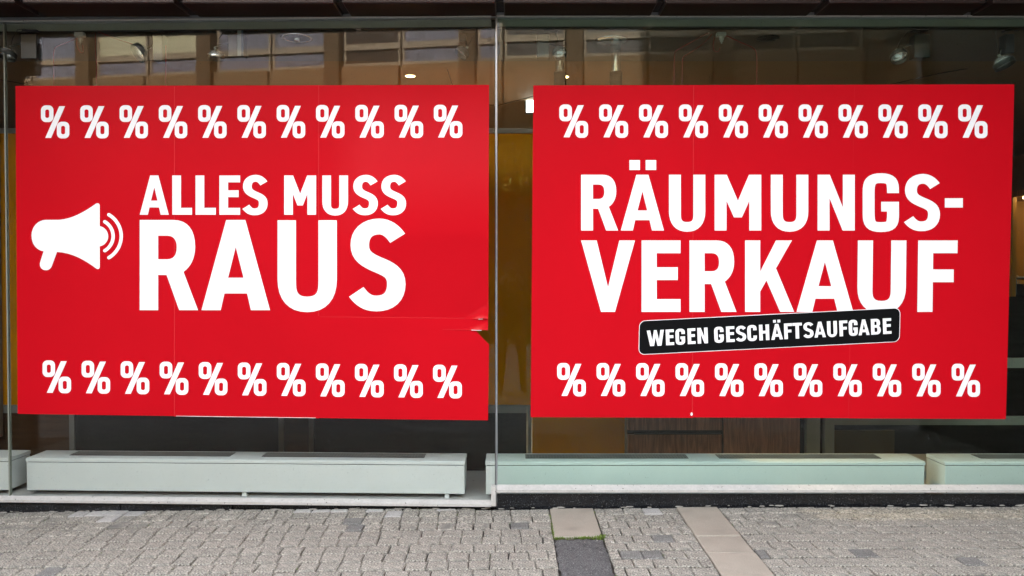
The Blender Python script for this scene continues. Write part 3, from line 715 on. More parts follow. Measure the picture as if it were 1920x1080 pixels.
meg = path(z1(222,700), z1(285,700), (z1(350,695), z1(410,660), z1(462,622)), (z1(472,617), z1(481,621), z1(481,632)), z1(481,730),
           (z1(506,735), z1(522,757), z1(522,779)), (z1(522,802), z1(506,823), z1(481,828)), z1(481,926), (z1(481,938), z1(472,940), z1(463,934)), (z1(410,895), z1(350,858), z1(275,855)),
           z1(251,920), (z1(245,936), z1(234,943), z1(222,943)), (z1(200,943), z1(187,925), z1(194,903)), z1(210,852),
           (z1(176,846), z1(152,818), z1(152,776)), (z1(152,732), z1(184,700), z1(222,700)))
PO.shapes([[meg[:-1]]], 'megaphone_symbol', M['white_print'], OFF)
def arc(cx_, cy_, r_, a, t_):
    pts = [(cx_ + r_*math.cos(math.radians(-a + 2*a*k/20)), cy_ + r_*math.sin(math.radians(-a + 2*a*k/20))) for k in range(21)]
    o1 = stroke(pts, t_, t_)
    L_, R_ = o1[:21], o1[21:]
    def cap(p, q):                                # round end from p to q
        mx, my = (p[0]+q[0])/2, (p[1]+q[1])/2; a0 = math.atan2(p[1]-my, p[0]-mx); rr = math.hypot(p[0]-mx, p[1]-my)
        return [(mx + rr*math.cos(a0 - math.pi*k/6), my + rr*math.sin(a0 - math.pi*k/6)) for k in range(1, 6)]
    return L_ + cap(L_[-1], R_[0]) + R_ + cap(R_[-1], L_[0])
cxm, cym = z1(465, 779)
PO.shapes([[arc(cxm, cym, 31.3, 60, 6.4)]], 'sound_wave', M['white_print'], OFF)
PO.shapes([[arc(cxm, cym, 46.5, 60, 6.4)]], 'sound_wave', M['white_print'], OFF)

# ---- right poster
p = at(1440, 785, PR)
rootR = thing('sale_poster', 'red sale poster reading RÄUMUNGSVERKAUF with a slanted black label', 'poster', p, 'red sale posters on the shop windows')
PQ = Poster(rootR, PR)
topR = lambda x: lerp(160, 158, (x-1000)/902); botR = lambda x: lerp(782.2, 786, (x-995)/891)
gridpoly(PQ, lambda t: 1000-5*t, lambda t: 1301-2.5*t, topR, botR, 6, 12, 0.0012, 'poster_sheet')
gridpoly(PQ, lambda t: 1300-2.5*t, lambda t: 1604-13*t, topR, lambda x: botR(x)-.8, 6, 12, 0.0018, 'poster_sheet')
gridpoly(PQ, lambda t: 1603-12*t, lambda t: 1902-16*t, topR, lambda x: botR(x)-.2, 6, 12, 0.0012, 'poster_sheet')
seam(PQ, 1300, 1297.5, 160, 782, .00185, .0025)
seam(PQ, 1603.5, 1591.5, 159, 784, .00195, .00125, -1.1)
for i in range(11):
    t = i/10
    PQ.text('%', lerp(1048.6, 1796.7, t), lerp(1102.7, 1851.6, t), 195.7, lerp(258.4, 259.2, t), M['white_print'], OFF, name='percent_sign')
    PQ.text('%', lerp(1044.7, 1784.4, t), lerp(1098.3, 1837.5, t), lerp(680.6, 682, t), lerp(743.2, 744.2, t), M['white_print'], OFF, name='percent_sign')
for ch, x0, x1 in (('R', 1089.5, 1159), ('Ä', 1164, 1245), ('U', 1254.3, 1322.4), ('M', 1339.9, 1427.3), ('U', 1445.3, 1515.6), ('N', 1533, 1602.7), ('G', 1617.5, 1685.6), ('S', 1695.7, 1762.5)):
    o_ = 1.5 if ch in 'SG' else 0
    PQ.text(ch, x0, x1, 327.6-o_, 432.2+o_, M['white_print'], OFF, t=22.4, th=18.4)
PQ.text('-', 1771.5, 1805.3, 371.7, 389.2, M['white_print'], OFF, name='hyphen')
for ch, x0, x1 in (('V', 1089.5, 1190.6), ('E', 1203, 1276), ('R', 1292.8, 1381), ('K', 1397, 1489), ('A', 1493.3, 1600), ('U', 1607, 1698), ('F', 1720, 1794)):
    PQ.text(ch, x0, x1, 450.8, 584.8, M['white_print'], OFF, t=28.4, th=24.0, rot=0.012 if x0 > 1600 else 0)
def label_pt(u, v_): return (1198.3 + u + .06*0 - 0.0*v_ + 0.022*v_, 664.4 - v_ - 0.0503*u)
lw, lh = 487.6, 62.0
def label_shape(g, r_): return [label_pt(x, y) for x, y in rrect(-g, lw+g, -g, lh+g, r_)]
PQ.shapes([[label_shape(1.1, 11.5)]], 'label_border', M['white_print'], OFF+.0006)
lab = PQ.shapes([[label_shape(0, 10.5)]], 'black_label', M['black_print'], OFF+.0012)
for ch, x0, x1 in (('W',1214,1246.2),('E',1249.4,1264.6),('G',1267.5,1285.3),('E',1290.2,1305),('N',1308.6,1328),('G',1340,1357.8),('E',1362.5,1378.2),('S',1380.8,1399.7),('C',1402.2,1419.9),('H',1424.3,1443.2),('Ä',1446.7,1468.6),('F',1471.2,1486.2),('T',1486.8,1504.7),('S',1507.2,1526.1),('A',1527.6,1549),('U',1551.7,1570.3),('F',1574.7,1590),('G',1592.2,1609),('A',1610.3,1631),('B',1634,1652.2),('E',1656.4,1672.2)):
    yb = 649.3 - 0.0515*(x0-1214); 
    PQ.text(ch, x0-.4, x1-.4, yb-29.4, yb, M['white_print'], OFF+.0018, t=6.6, th=5.2, shear=0.0515, rot=-0.035, parent=lab)
mb = flat_mesh([[[(1296.7+2.2*math.cos(a*.785), 776.4+3.4*math.sin(a*.785)) for a in range(8)]]], lambda x, y: PQ.pt(x, y, .004)); part(mb, 'torn_spot', M['paper_edge_and_glint'], rootR)
lab.parent = rootR; lab.matrix_parent_inverse = Matrix.Translation(-Vector(rootR.location))

# ------------------------------------------------------------------ radiator covers behind the glass
def radiator(label, plane, X0, X1, grilles):
    yo = -0.12; depth = 0.232; zt, zb_ = 0.241, 0.020
    root = thing('radiator_cover', label, 'radiator', ((X0+X1)/2, on(plane, (X0+X1)/2, yo - depth/2), 0.005), 'radiator covers behind the shop windows')
    mb = MB(); mb.pbox(plane, X0, X1, yo, yo - depth, zb_, zt - 0.030); part(mb, 'casing', M['enamel'], root, bevel=0.003)
    mb = MB(); e = 0.003
    mb.profile(plane, X0 - e, X1 + e, [(yo + e, zt - 0.0235), (yo + e, zt - 0.006), (yo - 0.010, zt), (yo - depth, zt), (yo - depth, zt - 0.0235)]); lid = part(mb, 'lid', M['enamel'], root)
    mb = MB(); mb.pbox(plane, X0 + .006, X1 - .006, yo - .007, yo - depth + .004, zt - 0.0298, zt - 0.0237); part(mb, 'shadow_gap', M['grille'], root)
    for a, b2 in grilles:
        mb = MB(); mb.pbox(plane, a, b2, yo - 0.085, yo - 0.205, zt - 0.004, zt + 0.0015)
        n = int((b2-a)/0.02)
        g = sub(mb, 'grille', M['grille'], lid); adopt(root, g)
        mb = MB()
        for k in range(n):
            x = a + (b2-a)*(k+.5)/n; mb.pbox(plane, x - .002, x + .002, yo - 0.087, yo - 0.203, zt + 0.0016, zt + 0.004)
        for k in range(1, 6): mb.pbox(plane, a, b2, yo - 0.085 - .02*k - .001, yo - 0.085 - .02*k + -.003, zt + 0.0042, zt + 0.006)
        part(mb, 'grille_bars', M['grille_bar'], root)
    mid = (X0+X1)/2
    for x in (mid, X1 - 0.12):
        mb = MB(); mb.pbox(plane, x - 0.015, x + 0.015, yo - 0.01, yo - depth + .02, -0.0115, zb_ - 0.0005); part(mb, 'foot', M['enamel'], root)
    return root
fx = lambda px, pl: at(px, 890, pl, -0.12).x
tx = lambda px, pl: at(px, 852, pl, -0.26).x
radiator('pale radiator cover at the far left, cut by the picture edge', PL, fx(17, PL) - 2.9, fx(17, PL), [(tx(-700, PL), tx(-400, PL)), (tx(-340, PL), tx(-40, PL))])
radiator('long pale radiator cover under the ALLES MUSS RAUS poster', PL, fx(50, PL), fx(871, PL), [(tx(138, PL), tx(436, PL)), (tx(495, PL), tx(797, PL))])
radiator('greenish radiator cover under the RÄUMUNGSVERKAUF poster, behind the raised sill', PR, fx(911, PR), fx(1733.5, PR), [(tx(985, PR), tx(1288, PR)), (tx(1345, PR), tx(1646, PR))])
radiator('greenish radiator cover at the far right, cut by the picture edge', PR, fx(1772, PR), fx(1772, PR) + 2.9, [(tx(1830, PR), tx(2120, PR)), (tx(2180, PR), tx(2480, PR))])

# ------------------------------------------------------------------ behind the display: ochre screen, cabinet, frames, clothes
YB = 0.86
PB = (YB, 0.0)
def bz(y): return at(960, y, PB).z
def bxx(x): return at(x, 500, PB).x
root = thing('display_screen', 'ochre yellow screen with grey rails closing the window display', 'screen', (bxx(500), YB, 0.005))
x_end = bxx(1172)
mb = MB(); mb.box(XW+.2, x_end, YB, YB + 0.03, bz(759), bz(250)); part(mb, 'ochre_panel', M['ochre'], root)
mb = MB(); mb.box(XW+.2, x_end, YB - 0.012, YB + 0.04, bz(249.6), bz(241)); part(mb, 'top_rail', M['ochre_rail'], root)
mb = MB(); mb.box(XW+.2, bxx(988), YB - 0.012, YB + 0.04, bz(774), bz(759.5)); part(mb, 'bottom_rail', M['ochre_rail'], root)
mb = MB(); mb.box(bxx(998), x_end, YB + 0.002, YB + 0.028, -0.011, bz(759.6)); part(mb, 'ochre_panel', M['ochre'], root)
xs_ = [XW+.2, bxx(128), bxx(138), bxx(521), bxx(531), bxx(578), bxx(587), bxx(988)]
for a, b2, mt in ((0, 1, 'brown_panel'), (2, 3, 'dark_panel'), (4, 5, 'brown_panel'), (6, 7, 'dark_panel')):
    mb = MB(); mb.box(xs_[a], xs_[b2]-.001, YB, YB + 0.03, -0.011, bz(774.5)); part(mb, 'base_panel', M[mt], root)
for a, b2 in ((1, 2), (3, 4), (5, 6)):
    mb = MB(); mb.box(xs_[a], xs_[b2]-.001, YB - 0.012, YB + 0.03, -0.011, bz(774.5)); part(mb, 'post', M['ochre_rail'], root)
mb = MB(); mb.box(bxx(988.5), bxx(997), YB - 0.012, YB + 0.03, -0.011, bz(759.7)); part(mb, 'post', M['ochre_rail'], root)
# walnut cabinet
root = thing('drawer_cabinet', 'walnut cabinet with drawers below the right poster', 'cabinet', (bxx(1340), YB + .2, 0.005))
xa, xb, xc, xd = bxx(1178), bxx(1356), bxx(1358), bxx(1503)
mb = MB(); mb.box(xa, xd, YB + 0.03, YB + 0.5, -0.011, 1.05); part(mb, 'carcass', M['dark_panel'], root)
for (a, b2, z0, z1_) in ((xa, xb, 0.01, bz(815)), (xa, xb, bz(807), bz(690)), (xa, xb, bz(686), 1.04), (xc, xd, 0.01, bz(690)), (xc, xd, bz(686), 1.04)):
    mb = MB(); mb.box(a + .003, b2 - .003, YB + 0.006, YB + 0.029, z0, z1_); d_ = part(mb, 'drawer_front', M['wood'], root)
    mb = MB(); mb.box(a + .05, b2 - .012, YB - 0.008, YB + 0.0055, z1_ + .002, z1_ + .012) if z1_ < .3 else mb.box((a+b2)/2 - .06, (a+b2)/2 + .06, YB - 0.012, YB + 0.0055, z1_ - .05, z1_ - .038)
    part(mb, 'handle', M['spot_black'], root)
# grey display frame at the right
root = thing('display_stand', 'grey frame of a low display stand behind the right radiator', 'stand', (bxx(1700), YB + .1, 0.005))
for (x0, x1) in ((1515, 1540), (1549, 1567)):
    mb = MB(); mb.box(bxx(x0), bxx(x1), YB, YB + 0.05, -0.011, bz(700)); part(mb, 'post', M['grey_frame'], root)
mb = MB(); mb.box(bxx(1567.4), bxx(2300), YB + .002, YB + 0.05, bz(797), bz(782)); part(mb, 'rail', M['grey_frame'], root)
mb = MB(); mb.box(bxx(1567.4), bxx(2300), YB + .004, YB + 0.05, bz(690), bz(672)); part(mb, 'rail', M['grey_frame'], root)
mb = MB(); mb.box(bxx(1568), bxx(1690), YB + .08, YB + 0.10, -0.011, bz(811)); part(mb, 'low_panel', M['olive'], root)
mb = MB(); mb.box(bxx(1505), bxx(2300), YB + .55, YB + 0.57, -0.011, bz(560)); part(mb, 'back_panel', M['dark_panel'], root)
# lit niche with a clothes rack far right
YN = 2.6; PN = (YN, 0.0)
nx0, nx1 = at(1893, 500, PN).x, at(2240, 500, PN).x
zt, zb_ = at(1905, 372, PN).z, 0.004
root = thing('wall_niche', 'warmly lit wooden wall niche at the right edge', 'niche', ((nx0+nx1)/2, YN, 0.005))
mb = MB(); mb.box(nx0, nx1, YN + 0.3, YN + 0.34, -0.011, zt); part(mb, 'back_board', M['niche'], root)
mb = MB(); mb.box(nx0 - .04, nx1 + .04, YN - 0.25, YN + 0.34, zt + .001, zt + .06); part(mb, 'top_board', M['wood'], root)
for a in (nx0 - .04, nx1 + .002):
    mb = MB(); mb.box(a, a + .038, YN - 0.1, YN + 0.34, -0.011, zt); part(mb, 'side_board', M['niche'], root)
mb = MB(); mb.box(nx0 + .01, nx1 - .01, YN - 0.2, YN - 0.17, zt - .02, zt - .001); part(mb, 'light_strip', M['lamp'], root)
mb = MB(); mb.box(nx0 + .03, nx0 + .12, YN + 0.26, YN + 0.30, at(1900, 560, PN).z, at(1900, 398, PN).z); part(mb, 'wall_bar', M['spot_black'], root)
root = thing('clothes_rack', 'clothes rail hung with dark garments in the lit niche', 'clothes rack', ((nx0+nx1)/2, YN, 0.005))
zr = at(1905, 521, PN).z
mb = MB(); mb.tube([(nx0 + .05, YN, zr), (nx1 - .05, YN, zr)], 0.016, 10); part(mb, 'rail', M['chrome'], root)
for x in (nx0 + .06, nx1 - .06):
    mb = MB(); mb.tube([(x, YN, -0.011), (x, YN, zr)], 0.014, 8); part(mb, 'upright', M['chrome'], root)
r = random.Random(3)
for k in range(4):
    x = nx0 + .03 + (nx1-nx0-.06)*(k+.5)/14; th_ = .016; hh = r.uniform(.75, .95); d = .20
    t = thing('garment', ('black garment at the left end of the niche rail', 'brown garment next to the leftmost black one on the niche rail', 'second black garment from the left on the niche rail', 'second brown garment from the left on the niche rail')[k], 'garment', (x, YN, zr-.05-hh), 'garments hanging in the lit niche')
    mb = MB(); cs = [(-.06, -.01), (-d, -.09), (-d-.02, -.35), (-d+.01, -hh), (d-.01, -hh), (d+.02, -.35), (d, -.09), (.06, -.01)]
    vs = [(x - th_, YN + a, zr - .05 + b2) for a, b2 in cs] + [(x + th_, YN + a, zr - .05 + b2) for a, b2 in cs]
    mb.add(vs, [tuple(range(8)), tuple(range(15, 7, -1))] + [(i, (i+1) % 8, 8+(i+1) % 8, 8+i) for i in range(8)]); part(mb, 'cloth', M['cloth' if k % 2 == 0 else 'cloth_b'], t)
    mb = MB(); mb.tube([(x, YN, zr - .06), (x, YN, zr + .02), (x, YN + .02, zr + .035), (x, YN + .03, zr + .01)], .0025, 6); part(mb, 'hanger_hook', M['chrome'], t)

# ------------------------------------------------------------------ ceiling fittings
YS = 0.115
PS_ = (YS, 0.0)
def S(x, y): return at(x, y, PS_)
def px(n): return n*(CAM_D+YS)/F_PX
def cup(mb, c, ax, R_, depth, mi=0):
    mb.lathe(c, ax, [(R_*.22, -depth), (R_*.55, -depth*.85), (R_*.85, -depth*.45), (R_, 0), (R_*.96, .002), (R_*.80, -depth*.42), (R_*.5, -depth*.78), (.001, -depth*.9)], 22, mi)
def spot(label, ax_px, box, head, head_ax, R_, boxmat='spot_grey', shade=True):
    """ax_px: adapter x range and y range; box: housing rectangle; head: reflector centre"""
    c = S((ax_px[0]+ax_px[1])/2, 49)
    t = thing('spotlight', label, 'spotlight', (c.x, YS, Z_CEIL), 'spotlights along the top of the shop windows')
    a, b2 = S(ax_px[0], 49), S(ax_px[1], 57)
    mb = MB(); mb.box(a.x, b2.x, YS - .02, YS + .02, b2.z, Z_CEIL - .0085); part(mb, 'track_adapter', M['spot_black'], t, bevel=.002)
    a, b2 = S(box[0], box[1]), S(box[2], box[3])
    mb = MB(); mb.box(a.x, b2.x, YS - .028, YS + .045, b2.z, min(a.z, Z_CEIL - .03)); part(mb, 'housing', M[boxmat], t, bevel=.004)
    h = S(*head); ax = Vector(head_ax).normalized()
    mb = MB(); cup(mb, h, ax, R_, R_*.75); part(mb, 'reflector', M['chrome'], t, smooth=True)
    if shade:
        mb = MB(); mb.lathe(h + ax*.004, ax, [(R_*1.06, -.012), (R_*1.08, .022), (R_*1.03, .022), (R_*1.02, -.012)], 22); part(mb, 'shade_ring', M['spot_grey'], t, smooth=True)
    mb = MB(); mb.tube([h - ax*R_*.8, h - ax*(R_*.8+.016)], .009, 10); part(mb, 'bulb_socket', M['plastic'], t)
    mid = Vector(((a.x+b2.x)/2, YS + .01, (a.z+b2.z)/2)); e = h - ax*(R_*.8+.014)
    mb = MB(); mb.tube([e, (e+mid)/2 + Vector((0, 0, .012)), mid], .0065, 8); part(mb, 'arm', M['spot_grey'], t)
    side = 1 if h.x < mid.x else -1
    k0 = Vector((mid.x, YS, a.z - .02)); k2 = h - ax*R_*.9
    mb = MB(); mb.tube([k0, k0 + Vector((-side*.045, 0, .012)), k0 + Vector((-side*.085, -.005, .005)), (k0+k2)/2 + Vector((-side*.05, 0, .01)), k2], .0024, 6); part(mb, 'cable', M['wire_black'], t)
    return t
spot('spotlight with long grey housing at the far left', (44, 72), (43, 52, 73, 112), (14, 101), (-.15, -.35, -1), .055)
spot('grey spotlight with tilted ribbed reflector above the first percent signs', (284, 309), (290, 52, 308, 116), (264, 98), (-.6, -.6, -.6), .060)
t = spot('spotlight with blue-lit square housing above the word ALLES', (433, 460), (430, 55, 460, 108), (405, 104), (-.1, .5, -.9), .05)
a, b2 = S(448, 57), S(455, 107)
mb = MB(); mb.box(a.x, b2.x, YS - .031, YS - .0285, b2.z, a.z); part(mb, 'painted_lit_side', M['lit_side_pale'], t)  # painted strip for the lit right side of the housing
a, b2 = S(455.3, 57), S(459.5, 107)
mb = MB(); mb.box(a.x, b2.x, YS - .031, YS - .0285, b2.z, a.z); part(mb, 'painted_lit_side', M['lit_side_blue'], t)  # blue light along the housing edge, painted as a strip
spot('small black spotlight left of the joint between the windows', (864, 892), (861.5, 55, 874, 80), (868, 98), (-.6, -.25, -.8), .045, 'spot_black')
spot('grey box spotlight right of the joint between the windows', (1020, 1046), (1006, 57, 1029, 109), (1049, 98), (.2, -.55, -.85), .045)
spot('spotlight with bright reflector above the right end of the right poster', (1710, 1738), (1711, 56, 1740, 110), (1685, 104), (.0, -.55, -.85), .052)
spot('black spotlight at the far right picture edge', (1881, 1908), (1881, 53, 1897, 102), (1882, 118), (.35, -.3, -.95), .062, 'spot_black')
def junction(label, x, y0, wires):
    t = thing('cable_junction', label, 'junction box', (S(x, y0).x, YS, Z_CEIL), 'white junction boxes with red wires')
    a, b2 = S(x - 9, y0), S(x + 9, y0 + 18)
    mb = MB(); mb.box(a.x, b2.x, YS - .02, YS + .02, b2.z, Z_CEIL - .012); part(mb, 'housing', M['plastic'], t, bevel=.006)
    mb = MB(); mb.lathe(S(x + 1, y0 + 18), (0, 0, -1), [(.001, 0), (.016, 0), (.016, .018), (.011, .02), (.011, .032), (.005, .034), (.004, .044), (.001, .045)], 14); part(mb, 'plug', M['plastic'], t, smooth=True)
    for w in wires:
        mb = MB(); pts = [S(*q) for q in w]; sm = []
        for i in range(len(pts)-1):
            for k in range(5):
                u = k/5; p0, p1, p2, p3 = pts[max(i-1,0)], pts[i], pts[i+1], pts[min(i+2,len(pts)-1)]
                sm.append(.5*((2*p1) + (p2-p0)*u + (2*p0-5*p1+4*p2-p3)*u*u + (3*p1-p0-3*p2+p3)*u**3))
        sm.append(pts[-1]); mb.tube(sm, .0026, 6); part(mb, 'red_wire', M['wire_red'], t, smooth=True)
junction('white junction box with red wires above the left poster', 150, 52, [[(145, 72), (120, 82), (106, 88), (101, 97), (101, 130), (101, 165)], [(145, 72), (144, 84), (150, 97), (156, 98), (155, 85)], [(160, 54), (185, 60), (215, 72), (250, 83)], [(179, 62), (179, 95), (181, 125), (180, 165)], [(311, 85), (311, 120), (310.5, 165)]])
junction('white junction box with red wires above the right poster', 1352, 51, [[(1330, 61), (1305, 74), (1275, 91), (1266, 98), (1264, 120), (1264, 165)], [(1335, 64), (1318, 82), (1292, 100), (1281, 108), (1279, 125), (1279, 165)], [(1340, 70), (1337, 84), (1339, 95), (1346, 97), (1350, 90)], [(1362, 67), (1390, 80), (1412, 90), (1418, 100), (1419, 120), (1419, 165)]])
# clear tubes with brown cylinders, hung from dark plates
def tube_pendant(label, x, plate):
    Y = 0.33; Q = (Y, 0.0); t = thing('hanging_tube', label, 'pendant', (at(x, 100, Q).x, Y, Z_CEIL), 'clear tubes hanging from the ceiling')
    X = at(x, 100, Q).x
    if plate:
        mb = MB(); mb.lathe((X - .03, Y, Z_CEIL + .004), (0, 0, -1), [(.001, .004), (.085, .004), (.112, .002), (.114, 0), (.11, .007), (.085, .012), (.001, .012)], 32); part(mb, 'ceiling_plate', M['chrome'], t, smooth=True)
    zb2 = at(x, 136, Q).z
    mb = MB(); mb.lathe((X, Y, Z_CEIL - .003), (0, 0, -1), [(.034, 0), (.034, Z_CEIL - zb2)], 24); mb.lathe((X, Y, Z_CEIL - .003), (0, 0, -1), [(.030, Z_CEIL - zb2), (.030, 0)], 24); part(mb, 'clear_tube', M['acrylic'], t, smooth=True)
    for k in range(4):
        mb = MB(); mb.lathe((X, Y, Z_CEIL - .05 - .012*k), (0, 0, -1), [(.0345, 0), (.0365, .003), (.0345, .006)], 24); part(mb, 'ring', M['acrylic'], t, smooth=True)
    mb = MB(); mb.lathe((X, Y, zb2 + .002), (0, 0, -1), [(.001, 0), (.041, 0), (.043, .004), (.043, .30), (.001, .30)], 24); part(mb, 'brown_cylinder', M['brown_panel'], t)
tube_pendant('clear tube with brown cylinder beside the grey box spotlight', 1050, False)
tube_pendant('clear tube with brown cylinder hanging under a dark round plate', 1155, True)
def downlight(label, x, y, R_, lit):
    d = ray(x, y); tt = (Z_CEIL - CAM_Z)/d.z; Y = -CAM_D + d.y*tt; X = d.x*tt; zc = Z_CEIL + (.004 if Y < YB else .012)
    t = thing('downlight', label, 'downlight', (X, Y, zc), 'recessed ceiling downlights')
    mb = MB(); mb.lathe((X, Y, zc), (0, 0, -1), [(R_*.8, -.001), (R_*.82, .006), (R_, .004), (R_, -.001)], 28); part(mb, 'trim_ring', M['chrome'], t, smooth=True)
    mb = MB(); mb.lathe((X, Y, zc - .001), (0, 0, -1), [(R_*.79, .004), (R_*.3, .001), (.001, .001)], 28); part(mb, 'lamp_disc', M['lamp'] if lit else M['grille'], t, smooth=True)
    if not lit:
        mb = MB(); mb.lathe((X, Y, zc - .002), (0, 0, -1), [(.001, .022), (R_*.2, .022), (R_*.22, .003)], 16); part(mb, 'bulb', M['chrome'], t, smooth=True)
    else:
        ld = bpy.data.lights.new('downlight_lamp', 'SPOT'); ld.energy = 24; ld.color = (1.0, .70, .38); ld.spot_size = math.radians(120); ld.spot_blend = .6; ld.shadow_soft_size = .05
        lo = bpy.data.objects.new('downlight_lamp', ld); COL.objects.link(lo); lo.location = (X, Y, zc - .03); lo.parent = t; lo.matrix_parent_inverse = Matrix.Translation(-Vector(t.location))
downlight('unlit chrome downlight above the middle of the left poster', 557, 72, .105, False)
downlight('lit warm downlight above the right half of the left poster', 769, 144.5, .050, True)
downlight('lit warm downlight behind the clear tube', 1056, 146, .055, True)
# ceiling vent
d = ray(1440, 73); tt = (Z_CEIL - CAM_Z)/d.z; vx, vy = d.x*tt, -CAM_D + d.y*tt
t = thing('ceiling_vent', 'round black ceiling air vent above the right poster', 'vent', (vx, vy, Z_CEIL), None)
mb = MB(); mb.lathe((vx, vy, Z_CEIL + .004), (0, 0, -1), [(.001, .002), (.075, .002), (.078, 0)], 24); part(mb, 'backing', M['spot_grey'], t)
for k in range(9):
    a = k*2*math.pi/9; mb = MB(); c, s_ = math.cos(a), math.sin(a); q = [(.02, -.004), (.072, -.012), (.072, .010), (.02, .004)]
    mb.add([(vx + c*u - s_*w_, vy + s_*u + c*w_, Z_CEIL - .001) for u, w_ in q] + [(vx + c*u - s_*w_, vy + s_*u + c*w_, Z_CEIL + .0015) for u, w_ in q], [(0,1,2,3),(7,6,5,4),(0,1,5,4),(1,2,6,5),(2,3,7,6),(3,0,4,7)]); part(mb, 'blade', M['spot_black'], t)
# hanging light panel seen through the gap between the posters
PQ2 = (2.2, 0.0); a, b2 = at(987, 188, PQ2), at(1016, 210, PQ2)
t = thing('light_panel', 'small white light panel deep in the shop beside the right poster', 'lamp', (a.x, 2.2, a.z))
mb = MB(); mb.box(a.x, b2.x, 2.2, 2.21, b2.z, a.z); part(mb, 'diffuser', M['panel_glow'], t)
mb = MB(); mb.box(a.x - .012, b2.x + .012, 2.212, 2.25, b2.z - .012, a.z + .012); part(mb, 'frame', M['spot_black'], t)
mb = MB(); mb.tube([((a.x+b2.x)/2, 2.23, a.z + .012), ((a.x+b2.x)/2, 2.23, Z_CEIL + .012)], .006, 6); part(mb, 'rod', M['spot_black'], t)
# slack cables across the shop
PC = (1.1, 0.0)
for i, (q, lb) in enumerate((([(1560, 190), (1640, 165), (1760, 138), (1930, 108)], 'thin dark cable slanting up to the right picture edge'), ([(860, 185), (930, 199), (960, 191), (1010, 178)], 'thin dark cable crossing the gap between the posters'), ([(-20, 146), (60, 160), (140, 170)], 'thin dark cable at the left edge'), ([(835, 118), (845, 150), (860, 190)], 'thin dark cable left of the window joint'))):
    mb = MB(); mb.tube([at(x, y, PC) for x, y in q], .004, 6); o = mb.build('hanging_cable', M['wire_black']); tag(o, lb, 'cable', 'slack cables inside the shop')

# ------------------------------------------------------------------ the building across the street (seen mirrored in the glass)
YO = -14.0
opp = thing('opposite_building', 'tan panelled building across the street, mirrored in the shop glass', 'building', (0, YO, gz(0, YO)))
D2 = CAM_D - YO
rz = lambda y: CAM_Z + (513.6 - y)*D2/F_PX         # mirrored picture row -> height on that front
rx = lambda x: (x-960)*D2/F_PX
zg = gz(0, YO)
mb = MB(); mb.box(-26, 26, YO - 9, YO - 0.30, zg - .5, 9.35); part(mb, 'core_wall', M['opp_joint'], opp)
zP0, zP1, zW1 = rz(236), rz(106), rz(106) + 1.75
PITCHX = 3.55
k0 = -7
for k in range(-7, 8):
    xc = rx(808) + k*PITCHX
    if abs(xc) > 25: continue
    mb = MB(); mb.box(xc - .20, xc + .20, YO - .28, YO + .10, zP0, zP1 + 1.84); part(mb, 'pier', M['opp_pier'], opp, bevel=.01)
    for j in range(2):                          # two panels and a window pair per bay
        a = xc + .23 + j*(PITCHX - .46)/2 + (.03 if j else 0); b2 = a + (PITCHX - .46)/2 - .03
        for (z0, z1_, pm_) in ((zP0 + .05, zP1 - .06, 'opp_tan'),):
            mb = MB(); mb.box(a, b2, YO - .28, YO - .03, z0, z1_); part(mb, 'facade_panel', M[pm_], opp, bevel=.01)
        for st in range(1):
            zb2 = zP1 + st*3.55
            if zb2 + 1.8 > 13.4: continue
            kind = 'opp_sky' if (xc < -1.5 and (k*2+j) % 3 != 1) else 'opp_dark'
            if k == -3: kind = 'opp_sky'
            w = MB(); w.box(a, b2, YO - .29, YO - .22, zb2 - .04, zb2 + .06); w.box(a, b2, YO - .29, YO - .20, zb2 + .40, zb2 + .56); w.box(a, b2, YO - .29, YO - .22, zb2 + 1.72, zb2 + 1.80)
            w.box(a, a + .06, YO - .29, YO - .222, zb2 + .06, zb2 + .40); w.box(b2 - .06, b2, YO - .29, YO - .222, zb2 + .06, zb2 + .40); w.box(a, a + .06, YO - .29, YO - .222, zb2 + .56, zb2 + 1.72); w.box(b2 - .06, b2, YO - .29, YO - .222, zb2 + .56, zb2 + 1.72)
            fr = part(w, 'window_frame', M['opp_frame'], opp)
            for (z0, z1_) in ((zb2 + .062, zb2 + .398), (zb2 + .562, zb2 + 1.718)):
                mb = MB(); mb.box(a + .062, b2 - .062, YO - .285, YO - .26, z0, z1_); part(mb, 'window_pane', M['opp_cream' if kind == 'opp_sky' and k == -3 and z0 > zb2 + .5 else kind], opp)
mb = MB(); mb.box(-26, 26, YO - .29, YO + .16, zP0 - .25, zP0 - .002); part(mb, 'cornice', M['opp_tan'], opp)
mb = MB(); mb.box(-26, 26, YO - .295, YO + .2, zP1 + 1.842, 9.4); part(mb, 'parapet', M['opp_grey'], opp)
mb = MB(); mb.box(-26, 26, YO - .29, YO + .05, rz(366), zP0 - .252); part(mb, 'sign_fascia', M['opp_low'], opp)
mb = MB(); mb.box(-26, 26, YO + .052, YO + .075, rz(366), rz(327)); part(mb, 'sign_band', M['opp_fascia'], opp)
for k in range(-7, 8):
    xc = rx(808) + k*PITCHX
    mb = MB(); mb.box(xc - .28, xc + .28, YO - .29, YO + .02, zg - .3, rz(366) - .002); part(mb, 'shop_pillar', M['opp_low'], opp)
    mb = MB(); mb.box(xc + .282, xc + PITCHX - .282, YO - .29, YO - .10, zg - .3, zg + .45); part(mb, 'shop_base', M['opp_low'], opp)
    mb = MB(); mb.box(xc + .282, xc + PITCHX - .282, YO - .25, YO - .2, zg + .452, rz(366) - .004); part(mb, 'shop_glass', M['opp_glass'], opp)
